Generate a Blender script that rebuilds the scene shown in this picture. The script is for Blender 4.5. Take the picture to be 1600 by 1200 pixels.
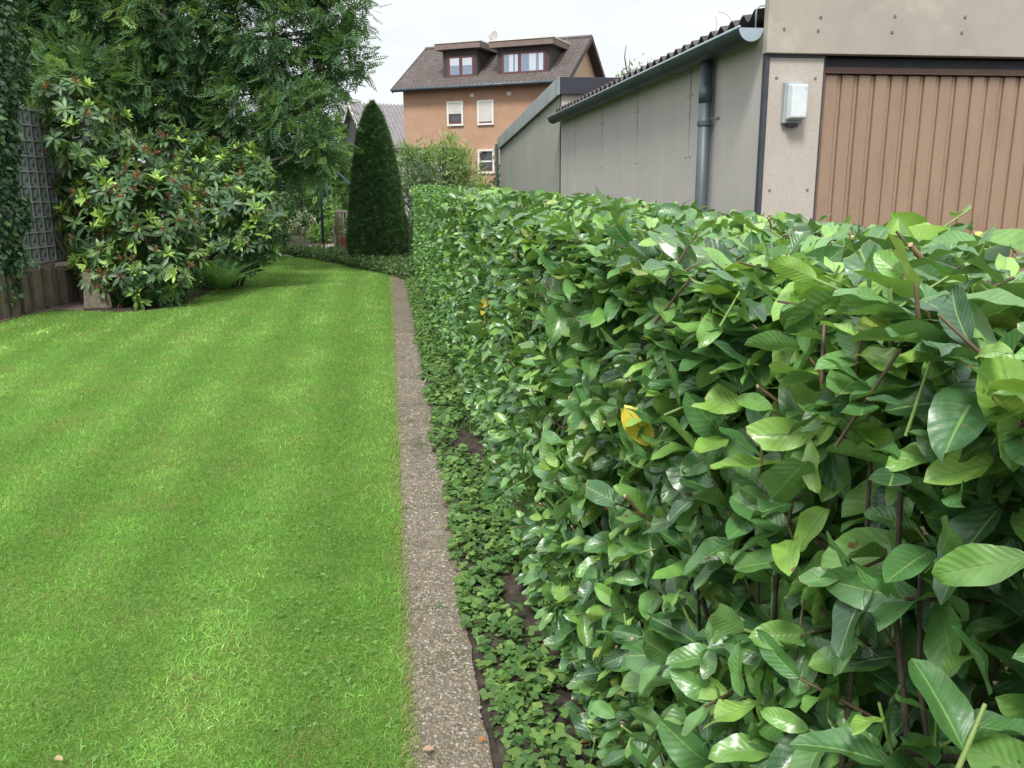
import bpy, math, random
import numpy as np
from mathutils import Matrix, Vector

for o in list(bpy.data.objects):
    bpy.data.objects.remove(o)
scene = bpy.context.scene
COL = scene.collection
rng = np.random.default_rng(11)
random.seed(5)

# ------------------------------------------------------------------ camera
F = 1300.0                                    # focal length in pixels of the 1600 px photo
PITCH = math.atan(300 / 1300.0)
YAW = math.radians(8.19)
ROLL = math.radians(0.4)
EYE = np.array([0.0, 0.0, 1.5])
fw = np.array([math.sin(YAW) * math.cos(PITCH), math.cos(YAW) * math.cos(PITCH), -math.sin(PITCH)])
rt = np.array([math.cos(YAW), -math.sin(YAW), 0.0])
up = np.cross(rt, fw)
cr, sr = math.cos(ROLL), math.sin(ROLL)
CR = cr * rt - sr * up
CU = sr * rt + cr * up

cam_data = bpy.data.cameras.new("camera")
cam_data.sensor_width = 36.0
cam_data.lens = F / 1600.0 * 36.0
cam_data.clip_start = 0.05
cam_data.clip_end = 2000.0
cam = bpy.data.objects.new("camera", cam_data)
COL.objects.link(cam)
M = Matrix.Identity(4)
for i in range(3):
    M[i][0], M[i][1], M[i][2], M[i][3] = CR[i], CU[i], -fw[i], EYE[i]
cam.matrix_world = M
scene.camera = cam

def ray(x, y):
    return fw + (x - 800) / F * CR + (600 - y) / F * CU
def gp(x, y, z=0.0):
    d = ray(x, y); return EYE + d * ((z - EYE[2]) / d[2])
def xp(x, y, X):
    d = ray(x, y); return EYE + d * (X / d[0])
def yp(x, y, Y):
    d = ray(x, y); return EYE + d * (Y / d[1])
def dp(x, y, D):
    return EYE + ray(x, y) * D
def plane_hit(x, y, p0, n):
    d = ray(x, y); return EYE + d * (np.dot(p0 - EYE, n) / np.dot(d, n))

# ------------------------------------------------------------------ sky, sun, exposure
SUN_EL, SUN_AZ = math.radians(54), math.radians(205)     # azimuth clockwise from +Y
world = bpy.data.worlds.new("World"); scene.world = world
world.use_nodes = True
wn, wl = world.node_tree.nodes, world.node_tree.links
wn.clear()
wout = wn.new('ShaderNodeOutputWorld')
sky = wn.new('ShaderNodeTexSky'); sky.sky_type = 'NISHITA'; sky.sun_disc = False
sky.sun_elevation = SUN_EL; sky.sun_rotation = SUN_AZ
bg_sky = wn.new('ShaderNodeBackground'); bg_sky.inputs[1].default_value = 0.10
wl.new(sky.outputs[0], bg_sky.inputs[0])
# overcast layer: standard overcast distribution, zenith brighter than horizon, soft cloud noise
tc = wn.new('ShaderNodeTexCoord')
sep = wn.new('ShaderNodeSeparateXYZ'); wl.new(tc.outputs['Generated'], sep.inputs[0])
mx = wn.new('ShaderNodeMath'); mx.operation = 'MAXIMUM'; mx.inputs[1].default_value = 0.0
wl.new(sep.outputs[2], mx.inputs[0])
ma = wn.new('ShaderNodeMath'); ma.operation = 'MULTIPLY_ADD'
ma.inputs[1].default_value = 0.58; ma.inputs[2].default_value = 0.42
wl.new(mx.outputs[0], ma.inputs[0])
mp = wn.new('ShaderNodeMapping'); mp.inputs['Scale'].default_value = (1.4, 1.4, 5.0)
wl.new(tc.outputs['Generated'], mp.inputs[0])
cn = wn.new('ShaderNodeTexNoise'); cn.inputs['Scale'].default_value = 2.6
cn.inputs['Detail'].default_value = 6; cn.inputs['Roughness'].default_value = 0.55
wl.new(mp.outputs[0], cn.inputs[0])
cm = wn.new('ShaderNodeMapRange'); cm.inputs[1].default_value = 0.3; cm.inputs[2].default_value = 0.7
cm.inputs[3].default_value = 0.89; cm.inputs[4].default_value = 1.06
wl.new(cn.outputs[0], cm.inputs[0])
mm = wn.new('ShaderNodeMath'); mm.operation = 'MULTIPLY'
wl.new(ma.outputs[0], mm.inputs[0]); wl.new(cm.outputs[0], mm.inputs[1])
bg_cloud = wn.new('ShaderNodeBackground'); bg_cloud.inputs[0].default_value = (0.965, 0.985, 1.0, 1)
ms = wn.new('ShaderNodeMath'); ms.operation = 'MULTIPLY'; ms.inputs[1].default_value = 0.79
wl.new(mm.outputs[0], ms.inputs[0]); wl.new(ms.outputs[0], bg_cloud.inputs[1])
wmix = wn.new('ShaderNodeMixShader'); wmix.inputs[0].default_value = 0.93
wl.new(bg_sky.outputs[0], wmix.inputs[1]); wl.new(bg_cloud.outputs[0], wmix.inputs[2])
wl.new(wmix.outputs[0], wout.inputs[0])

sun_data = bpy.data.lights.new("sun", 'SUN'); sun_data.energy = 1.5
sun_data.angle = math.radians(14); sun_data.color = (1.0, 0.97, 0.92)
sun = bpy.data.objects.new("sun", sun_data); COL.objects.link(sun)
sd = Vector((math.sin(SUN_AZ) * math.cos(SUN_EL), math.cos(SUN_AZ) * math.cos(SUN_EL), math.sin(SUN_EL)))
sun.rotation_euler = sd.to_track_quat('Z', 'Y').to_euler()
sun.location = (0, 0, 30)

vs = scene.view_settings
vs.view_transform = 'Standard'; vs.look = 'None'; vs.exposure = 1.34; vs.gamma = 1.0
vs.use_curve_mapping = False

# ------------------------------------------------------------------ materials
def nodes_of(name):
    m = bpy.data.materials.new(name); m.use_nodes = True
    nt = m.node_tree; b = nt.nodes['Principled BSDF']
    return m, nt.nodes, nt.links, b

def mat_noise(name, c1, c2, scale=8.0, rough=0.8, bump=0.2, detail=5, c3=None, scale2=1.3, metal=0.0,
              stretch=(1, 1, 1), spec=0.5, bdist=0.01, amt3=0.6):
    """two-tone noise surface in object space, optional large stain colour"""
    m, N, L, b = nodes_of(name)
    t = N.new('ShaderNodeTexCoord'); mpn = N.new('ShaderNodeMapping'); mpn.inputs['Scale'].default_value = stretch
    L.new(t.outputs['Object'], mpn.inputs[0])
    n = N.new('ShaderNodeTexNoise'); n.inputs['Scale'].default_value = scale
    n.inputs['Detail'].default_value = detail; n.inputs['Roughness'].default_value = 0.65
    L.new(mpn.outputs[0], n.inputs[0])
    r = N.new('ShaderNodeValToRGB'); r.color_ramp.elements[0].position = 0.32; r.color_ramp.elements[1].position = 0.7
    r.color_ramp.elements[0].color = (*c1, 1); r.color_ramp.elements[1].color = (*c2, 1)
    L.new(n.outputs[0], r.inputs[0]); col = r.outputs[0]
    if c3:
        n2 = N.new('ShaderNodeTexNoise'); n2.inputs['Scale'].default_value = scale2; n2.inputs['Detail'].default_value = 7
        n2.inputs['Roughness'].default_value = 0.7
        L.new(mpn.outputs[0], n2.inputs[0])
        mr = N.new('ShaderNodeMapRange'); mr.inputs[1].default_value = 0.52; mr.inputs[2].default_value = 0.68
        mr.inputs[4].default_value = amt3
        L.new(n2.outputs[0], mr.inputs[0])
        x = N.new('ShaderNodeMix'); x.data_type = 'RGBA'
        L.new(mr.outputs[0], x.inputs[0]); L.new(col, x.inputs[6]); x.inputs[7].default_value = (*c3, 1)
        col = x.outputs[2]
    L.new(col, b.inputs['Base Color'])
    b.inputs['Roughness'].default_value = rough; b.inputs['Metallic'].default_value = metal
    b.inputs['Specular IOR Level'].default_value = spec
    if bump:
        bp = N.new('ShaderNodeBump'); bp.inputs['Strength'].default_value = bump; bp.inputs['Distance'].default_value = bdist
        L.new(n.outputs[0], bp.inputs['Height']); L.new(bp.outputs[0], b.inputs['Normal'])
    return m

def mat_leaf(name, rough=0.45, veins=0.0, trans=0.25, spec=0.5, pale=0.25, bump=0.0):
    """leaf colour comes from the point attribute 'tint'; veins from the leaf's own UV"""
    m, N, L, b = nodes_of(name)
    out = N['Material Output']
    at = N.new('ShaderNodeAttribute'); at.attribute_name = 'tint'
    col = at.outputs['Color']
    if veins:
        uv = N.new('ShaderNodeUVMap'); uv.uv_map = 'UVMap'
        s = N.new('ShaderNodeSeparateXYZ'); L.new(uv.outputs[0], s.inputs[0])
        def math_(op, a, bb, c=None):
            k = N.new('ShaderNodeMath'); k.operation = op
            for i_, v_ in enumerate((a, bb, c)):
                if v_ is None: continue
                if isinstance(v_, (int, float)): k.inputs[i_].default_value = v_
                else: L.new(v_, k.inputs[i_])
            return k.outputs[0]
        au = math_('ABSOLUTE', math_('MULTIPLY_ADD', s.outputs[0], 2.0, -1.0), 0.0)
        mid = N.new('ShaderNodeMapRange'); mid.inputs[1].default_value = 0.035; mid.inputs[2].default_value = 0.075
        mid.inputs[3].default_value = 1.0; mid.inputs[4].default_value = 0.0
        L.new(au, mid.inputs[0])
        ph = math_('SUBTRACT', math_('MULTIPLY', s.outputs[1], 58.0), math_('MULTIPLY', au, 13.0))
        sv = math_('SINE', ph, 0.0)
        side = N.new('ShaderNodeMapRange'); side.inputs[1].default_value = 0.9; side.inputs[2].default_value = 1.0
        side.inputs[4].default_value = 0.22
        L.new(sv, side.inputs[0])
        vm = math_('MAXIMUM', math_('MULTIPLY', mid.outputs[0], 0.85), side.outputs[0])
        vm = math_('MULTIPLY', vm, veins)
        lt = N.new('ShaderNodeMix'); lt.data_type = 'RGBA'
        nm = N.new('ShaderNodeTexNoise'); nm.inputs['Scale'].default_value = 28; nm.inputs['Detail'].default_value = 5
        gm = N.new('ShaderNodeNewGeometry'); L.new(gm.outputs['Position'], nm.inputs[0])
        rm = N.new('ShaderNodeMapRange'); rm.inputs[1].default_value = .3; rm.inputs[2].default_value = .7; rm.inputs[3].default_value = .78; rm.inputs[4].default_value = 1.22
        L.new(nm.outputs[0], rm.inputs[0])
        mt_ = N.new('ShaderNodeMix'); mt_.data_type = 'RGBA'; mt_.blend_type = 'MULTIPLY'; mt_.inputs[0].default_value = 1
        L.new(col, mt_.inputs[6]); L.new(rm.outputs[0], mt_.inputs[7]); col = mt_.outputs[2]
        sp_ = N.new('ShaderNodeTexNoise'); sp_.inputs['Scale'].default_value = 75; sp_.inputs['Detail'].default_value = 1; L.new(gm.outputs['Position'], sp_.inputs[0])
        sr_ = N.new('ShaderNodeMapRange'); sr_.inputs[1].default_value = .735; sr_.inputs[2].default_value = .765; L.new(sp_.outputs[0], sr_.inputs[0])
        sx_ = N.new('ShaderNodeMix'); sx_.data_type = 'RGBA'; L.new(sr_.outputs[0], sx_.inputs[0]); L.new(col, sx_.inputs[6]); sx_.inputs[7].default_value = (.16, .10, .03, 1); col = sx_.outputs[2]
        L.new(vm, lt.inputs[0]); L.new(col, lt.inputs[6]); lt.inputs[7].default_value = (0.2, 0.34, 0.09, 1)
        col = lt.outputs[2]
        nz = N.new('ShaderNodeTexNoise'); nz.inputs['Scale'].default_value = 60; nz.inputs['Detail'].default_value = 3
        g0 = N.new('ShaderNodeNewGeometry'); L.new(g0.outputs['Position'], nz.inputs[0])
        hs = math_('MULTIPLY_ADD', sv, 0.22, math_('MULTIPLY', nz.outputs[0], 1.6))
        hs = math_('SUBTRACT', hs, math_('MULTIPLY', mid.outputs[0], 0.8))
        bp = N.new('ShaderNodeBump'); bp.inputs['Strength'].default_value = 0.55; bp.inputs['Distance'].default_value = 0.0014
        L.new(hs, bp.inputs['Height']); L.new(bp.outputs[0], b.inputs['Normal'])
        rr = N.new('ShaderNodeMapRange'); rr.inputs[3].default_value = rough - 0.08; rr.inputs[4].default_value = rough + 0.16
        L.new(nz.outputs[0], rr.inputs[0]); L.new(rr.outputs[0], b.inputs['Roughness'])
        b.inputs['Coat Weight'].default_value = 0.35; b.inputs['Coat Roughness'].default_value = 0.2
    else:
        b.inputs['Roughness'].default_value = rough
    if pale:
        g = N.new('ShaderNodeNewGeometry')
        bm = N.new('ShaderNodeMath'); bm.operation = 'MULTIPLY'; bm.inputs[1].default_value = pale
        L.new(g.outputs['Backfacing'], bm.inputs[0])
        x = N.new('ShaderNodeMix'); x.data_type = 'RGBA'; L.new(bm.outputs[0], x.inputs[0])
        L.new(col, x.inputs[6]); x.inputs[7].default_value = (0.16, 0.24, 0.09, 1); col = x.outputs[2]
    L.new(col, b.inputs['Base Color']); b.inputs['Specular IOR Level'].default_value = spec
    if trans:
        tr = N.new('ShaderNodeBsdfTranslucent')
        y = N.new('ShaderNodeMix'); y.data_type = 'RGBA'; y.blend_type = 'MULTIPLY'; y.inputs[0].default_value = 1.0
        L.new(col, y.inputs[6]); y.inputs[7].default_value = (1.0, 1.0, 0.45, 1)
        y2 = N.new('ShaderNodeMix'); y2.data_type = 'RGBA'; y2.blend_type = 'ADD'; y2.inputs[0].default_value = 1.0
        L.new(y.outputs[2], y2.inputs[6]); L.new(y.outputs[2], y2.inputs[7])
        L.new(y2.outputs[2], tr.inputs[0])
        sh = N.new('ShaderNodeMixShader'); sh.inputs[0].default_value = trans
        L.new(b.outputs[0], sh.inputs[1]); L.new(tr.outputs[0], sh.inputs[2]); L.new(sh.outputs[0], out.inputs[0])
    return m

def mat_tint(name, rough=0.8, spec=0.3, nscale=40.0, amt=0.35, bump=0.3):
    m, N, L, b = nodes_of(name)
    at = N.new('ShaderNodeAttribute'); at.attribute_name = 'tint'
    g = N.new('ShaderNodeNewGeometry')
    nz = N.new('ShaderNodeTexNoise'); nz.inputs['Scale'].default_value = nscale; nz.inputs['Detail'].default_value = 5
    L.new(g.outputs['Position'], nz.inputs[0])
    mr = N.new('ShaderNodeMapRange'); mr.inputs[1].default_value = 0.3; mr.inputs[2].default_value = 0.7
    mr.inputs[3].default_value = 1 - amt; mr.inputs[4].default_value = 1 + amt
    L.new(nz.outputs[0], mr.inputs[0])
    x = N.new('ShaderNodeMix'); x.data_type = 'RGBA'; x.blend_type = 'MULTIPLY'; x.inputs[0].default_value = 1
    L.new(at.outputs['Color'], x.inputs[6]); L.new(mr.outputs[0], x.inputs[7])
    L.new(x.outputs[2], b.inputs['Base Color']); b.inputs['Roughness'].default_value = rough
    b.inputs['Specular IOR Level'].default_value = spec
    if bump:
        bp = N.new('ShaderNodeBump'); bp.inputs['Strength'].default_value = bump; bp.inputs['Distance'].default_value = 0.004
        L.new(nz.outputs[0], bp.inputs['Height']); L.new(bp.outputs[0], b.inputs['Normal'])
    return m

def mat_panel(name, base, dark, streak):
    """weathered fibre-cement: vertical rain streaks, blotches, fine grain"""
    m, N, L, b = nodes_of(name)
    g = N.new('ShaderNodeNewGeometry')
    mp1 = N.new('ShaderNodeMapping'); mp1.inputs['Scale'].default_value = (7, 7, 0.45)
    L.new(g.outputs['Position'], mp1.inputs[0])
    n1 = N.new('ShaderNodeTexNoise'); n1.inputs['Scale'].default_value = 1.6; n1.inputs['Detail'].default_value = 6
    L.new(mp1.outputs[0], n1.inputs[0])
    n2 = N.new('ShaderNodeTexNoise'); n2.inputs['Scale'].default_value = 1.1; n2.inputs['Detail'].default_value = 8
    n2.inputs['Roughness'].default_value = 0.68
    L.new(g.outputs['Position'], n2.inputs[0])
    n3 = N.new('ShaderNodeTexNoise'); n3.inputs['Scale'].default_value = 90; n3.inputs['Detail'].default_value = 2
    L.new(g.outputs['Position'], n3.inputs[0])
    def rng_(src, a, bb, c, d):
        k = N.new('ShaderNodeMapRange'); L.new(src, k.inputs[0])
        for i_, v_ in zip((1, 2, 3, 4), (a, bb, c, d)): k.inputs[i_].default_value = v_
        return k.outputs[0]
    def mix_(f, a, bb):
        k = N.new('ShaderNodeMix'); k.data_type = 'RGBA'; L.new(f, k.inputs[0])
        for i_, v_ in ((6, a), (7, bb)):
            if isinstance(v_, tuple): k.inputs[i_].default_value = (*v_, 1)
            else: L.new(v_, k.inputs[i_])
        return k.outputs[2]
    c = mix_(rng_(n2.outputs[0], 0.35, 0.7, 0, 0.75), base, dark)
    c = mix_(rng_(n1.outputs[0], 0.5, 0.8, 0, 0.5), c, streak)
    c2 = N.new('ShaderNodeMix'); c2.data_type = 'RGBA'; c2.blend_type = 'MULTIPLY'; c2.inputs[0].default_value = 1
    L.new(c, c2.inputs[6]); L.new(rng_(n3.outputs[0], 0.3, 0.7, 0.92, 1.06), c2.inputs[7])
    L.new(c2.outputs[2], b.inputs['Base Color'])
    b.inputs['Roughness'].default_value = 0.82; b.inputs['Specular IOR Level'].default_value = 0.3
    bp = N.new('ShaderNodeBump'); bp.inputs['Strength'].default_value = 0.12; bp.inputs['Distance'].default_value = 0.004
    L.new(n3.outputs[0], bp.inputs['Height']); L.new(bp.outputs[0], b.inputs['Normal'])
    return m

MT = {}
MT['laurel'] = mat_leaf('laurel leaf', 0.32, veins=1.0, trans=0.16, spec=0.55, pale=0.3)
MT['laurel_far'] = mat_leaf('laurel leaf small', 0.40, trans=0.16, spec=0.5, pale=0.3)
MT['rhodo'] = mat_leaf('rhododendron leaf', 0.42, trans=0.14, spec=0.45, pale=0.2)
MT['foliage'] = mat_leaf('foliage', 0.55, trans=0.28, spec=0.3, pale=0.15)
MT['needle'] = mat_leaf('needle', 0.55, trans=0.08, spec=0.3, pale=0.0)
MT['grass'] = mat_leaf('grass blade', 0.5, trans=0.3, spec=0.3, pale=0.0)
MT['bark'] = mat_tint('bark', 0.85, 0.25, 55, 0.4, 0.6)
MT['stem'] = mat_tint('green stem', 0.5, 0.4, 60, 0.2, 0.2)
MT['pebble'] = mat_tint('pebble', 0.75, 0.35, 120, 0.2, 0.2)
MT['soil'] = mat_noise('soil', (0.026, 0.021, 0.017), (0.098, 0.079, 0.062), 14, 0.95, 0.9, 9, c3=(0.065, 0.075, 0.03), scale2=1.7, bdist=0.03, spec=0.2)
MT['thatch'] = mat_noise('lawn thatch', (0.05, 0.115, 0.022), (0.14, 0.25, 0.045), 110, 0.95, 0.6, 8, c3=(0.15, 0.19, 0.06), scale2=3, spec=0.1, amt3=0.4)
MT['concrete'] = mat_noise('washed concrete', (0.10, 0.085, 0.064), (0.225, 0.192, 0.146), 26, 0.92, 0.7, 9, c3=(0.075, 0.075, 0.042), scale2=3.2, amt3=0.85, spec=0.25, bdist=0.006)
MT['gravel'] = mat_noise('pink gravel', (0.22, 0.175, 0.15), (0.42, 0.36, 0.32), 40, 0.95, 0.6, 6, spec=0.2)
MT['panel_side'] = mat_panel('fibre cement side', (0.47, 0.445, 0.415), (0.39, 0.375, 0.35), (0.51, 0.487, 0.455))
MT['panel_far'] = mat_panel('fibre cement mossy', (0.34, 0.34, 0.30), (0.28, 0.29, 0.255), (0.38, 0.375, 0.335))
MT['panel_front'] = mat_panel('fibre cement front', (0.47, 0.42, 0.37), (0.42, 0.38, 0.335), (0.50, 0.455, 0.405))
MT['lintel'] = mat_noise('stained lintel', (0.34, 0.31, 0.265), (0.42, 0.38, 0.325), 2.5, 0.85, 0.15, 8, c3=(0.50, 0.45, 0.385), scale2=2.2, spec=0.3, amt3=0.9)
MT['trim'] = mat_noise('dark metal trim', (0.035, 0.04, 0.055), (0.065, 0.07, 0.088), 9, 0.5, 0.05, metal=0.0)
MT['zinc'] = mat_noise('weathered zinc', (0.065, 0.085, 0.10), (0.12, 0.15, 0.17), 3, 0.5, 0.05, 8, c3=(0.075, 0.10, 0.10), scale2=4, metal=0.25, stretch=(1, 1, 0.4))
MT['zinc_light'] = mat_noise('bright zinc', (0.32, 0.40, 0.46), (0.42, 0.5, 0.56), 6, 0.45, 0.03, metal=0.15)
MT['fascia_metal'] = mat_noise('mossy metal fascia', (0.20, 0.235, 0.235), (0.36, 0.39, 0.40), 3.5, 0.4, 0.05, 8, c3=(0.10, 0.17, 0.135), scale2=1.4, metal=0.3, amt3=0.8)
MT['fascia_dark'] = mat_noise('dark fascia', (0.022, 0.024, 0.036), (0.034, 0.037, 0.05), 4, 0.5, 0.05)
MT['eternit'] = mat_noise('corrugated fibre cement', (0.045, 0.038, 0.04), (0.13, 0.115, 0.115), 9, 0.95, 0.5, 8, c3=(0.22, 0.21, 0.20), scale2=7)
MT['door'] = mat_noise('brown door paint', (0.295, 0.20, 0.135), (0.335, 0.233, 0.16), 3.0, 0.55, 0.06, 8, c3=(0.265, 0.165, 0.115), scale2=5.5, stretch=(1, 1, 0.35), amt3=0.7)
MT['door_dark'] = mat_noise('brown door frame', (0.14, 0.085, 0.062), (0.185, 0.115, 0.085), 5, 0.6, 0.1)
MT['shadow_gap'] = mat_noise('dark core board', (0.03, 0.03, 0.03), (0.05, 0.048, 0.045), 10, 0.9, 0.1)
MT['rivet'] = mat_noise('rivet', (0.12, 0.11, 0.10), (0.22, 0.2, 0.18), 50, 0.6, 0.0)
MT['lamp_base'] = mat_noise('grey lamp base', (0.30, 0.34, 0.35), (0.38, 0.42, 0.43), 15, 0.55, 0.05)
MT['lamp_cover'] = mat_noise('dusty lamp cover', (0.58, 0.64, 0.66), (0.72, 0.76, 0.78), 6, 0.35, 0.05, 6, c3=(0.42, 0.44, 0.40), scale2=9)
MT['stucco'] = mat_noise('orange stucco', (0.40, 0.245, 0.160), (0.47, 0.30, 0.205), 1.1, 0.9, 0.25, 9, c3=(0.33, 0.215, 0.155), scale2=0.35, spec=0.2, amt3=0.5)
MT['stucco_gable'] = mat_noise('ochre stucco', (0.52, 0.36, 0.23), (0.58, 0.42, 0.28), 1.1, 0.9, 0.2, 9, c3=(0.55, 0.47, 0.37), scale2=0.5, spec=0.2)
MT['tile'] = mat_noise('brown roof tile', (0.09, 0.075, 0.07), (0.165, 0.138, 0.13), 5, 0.8, 0.2, 8, c3=(0.21, 0.175, 0.155), scale2=1.2)
MT['slate_wood'] = mat_noise('dark brown boards', (0.045, 0.034, 0.034), (0.085, 0.065, 0.062), 6, 0.75, 0.15, stretch=(4, 4, 0.5))
MT['dormer_edge'] = mat_noise('brown dormer edge', (0.17, 0.125, 0.105), (0.23, 0.175, 0.15), 3, 0.7, 0.1)
MT['white_trim'] = mat_noise('white trim', (0.66, 0.64, 0.60), (0.76, 0.74, 0.70), 6, 0.6, 0.05)
MT['redwood'] = mat_noise('red brown frame', (0.10, 0.035, 0.035), (0.15, 0.055, 0.05), 8, 0.55, 0.05)
MT['blind'] = mat_noise('grey roller blind', (0.52, 0.52, 0.48), (0.62, 0.62, 0.58), 3, 0.6, 0.05)
MT['curtain'] = mat_noise('white curtain', (0.45, 0.50, 0.58), (0.58, 0.62, 0.68), 4, 0.8, 0.1, stretch=(6, 6, 0.3))
MT['barn'] = mat_noise('dark barn cladding', (0.040, 0.036, 0.045), (0.07, 0.064, 0.075), 4, 0.7, 0.1)
MT['barn_roof'] = mat_noise('grey corrugated roof', (0.16, 0.15, 0.155), (0.27, 0.255, 0.26), 6, 0.85, 0.2, 8)
MT['grey_render'] = mat_noise('grey render', (0.42, 0.43, 0.43), (0.5, 0.51, 0.51), 2, 0.85, 0.1)
MT['glassblock'] = None
MT['mortar'] = mat_noise('grey mortar', (0.36, 0.37, 0.37), (0.50, 0.51, 0.51), 25, 0.9, 0.3, c3=(0.16, 0.18, 0.14), scale2=3)
MT['sleeper'] = mat_noise('weathered timber', (0.10, 0.082, 0.062), (0.24, 0.195, 0.145), 7, 0.9, 0.6, 8, c3=(0.10, 0.105, 0.05), scale2=3, stretch=(3, 3, 0.6), bdist=0.01)
MT['stone'] = mat_noise('mossy stone', (0.11, 0.096, 0.074), (0.25, 0.215, 0.165), 18, 0.92, 0.8, 9, c3=(0.075, 0.095, 0.035), scale2=3.5, amt3=0.9, bdist=0.015)
MT['green_metal'] = mat_noise('dark green metal', (0.006, 0.036, 0.04), (0.01, 0.055, 0.055), 10, 0.75, 0.05)
MT['bench_wood'] = mat_noise('grey bench wood', (0.30, 0.28, 0.25), (0.42, 0.39, 0.35), 12, 0.8, 0.2, stretch=(1, 1, 0.4))
MT['terracotta'] = mat_noise('terracotta', (0.26, 0.095, 0.055), (0.36, 0.15, 0.085), 9, 0.8, 0.2)
MT['dish'] = mat_noise('satellite dish', (0.42, 0.38, 0.36), (0.5, 0.46, 0.43), 6, 0.5, 0.05)
MT['bark_plain'] = mat_noise('tree bark', (0.04, 0.034, 0.028), (0.10, 0.085, 0.07), 18, 0.9, 0.8, 8, stretch=(1, 1, 0.4), bdist=0.02)
MT['rbark'] = mat_noise('shrub bark', (0.10, 0.075, 0.05), (0.19, 0.145, 0.10), 20, 0.9, 0.5, 8, stretch=(1, 1, 0.5))

def mat_glass(name, col, rough=0.06):
    m, N, L, b = nodes_of(name)
    b.inputs['Base Color'].default_value = (*col, 1); b.inputs['Roughness'].default_value = rough
    b.inputs['Specular IOR Level'].default_value = 0.9
    return m
MT['pane_dark'] = mat_glass('dark window pane', (0.055, 0.06, 0.07))
MT['pane_blue'] = mat_glass('window pane over curtain', (0.20, 0.25, 0.34))
def mat_glassblock():
    m, N, L, b = nodes_of('ribbed glass block')
    t = N.new('ShaderNodeTexCoord')
    w = N.new('ShaderNodeTexWave'); w.inputs['Scale'].default_value = 5.5; w.inputs['Distortion'].default_value = 9
    w.inputs['Detail'].default_value = 2.0; w.inputs['Detail Scale'].default_value = 1.2
    L.new(t.outputs['Object'], w.inputs[0])
    r = N.new('ShaderNodeValToRGB'); r.color_ramp.elements[0].color = (0.10, 0.12, 0.125, 1); r.color_ramp.elements[1].color = (0.36, 0.39, 0.40, 1)
    L.new(w.outputs[0], r.inputs[0]); L.new(r.outputs[0], b.inputs['Base Color'])
    b.inputs['Roughness'].default_value = 0.18; b.inputs['Specular IOR Level'].default_value = 0.7
    bp = N.new('ShaderNodeBump'); bp.inputs['Strength'].default_value = 0.7; bp.inputs['Distance'].default_value = 0.01
    L.new(w.outputs[0], bp.inputs['Height']); L.new(bp.outputs[0], b.inputs['Normal'])
    return m
MT['glassblock'] = mat_glassblock()

# ------------------------------------------------------------------ object helpers
def tag(o, label=None, cat=None, group=None, kind=None):
    if label: o['label'] = label
    if cat: o['category'] = cat
    if group: o['group'] = group
    if kind: o['kind'] = kind
    return o

def thing(name, loc, label, cat, group=None):
    o = bpy.data.objects.new(name, None); o.empty_display_size = 0.2
    COL.objects.link(o); o.location = [float(v) for v in loc]
    return tag(o, label, cat, group)

def world_loc(p):
    l = Vector((0, 0, 0))
    while p is not None:
        l = l + p.location; p = p.parent
    return l

def link(name, me, mat=None, parent=None, kind=None, label=None):
    """mesh given in world coordinates"""
    o = bpy.data.objects.new(name, me); COL.objects.link(o)
    if mat is not None: me.materials.append(mat)
    if parent is not None:
        o.parent = parent; o.location = -world_loc(parent)
    return tag(o, label=label, kind=kind)

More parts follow.
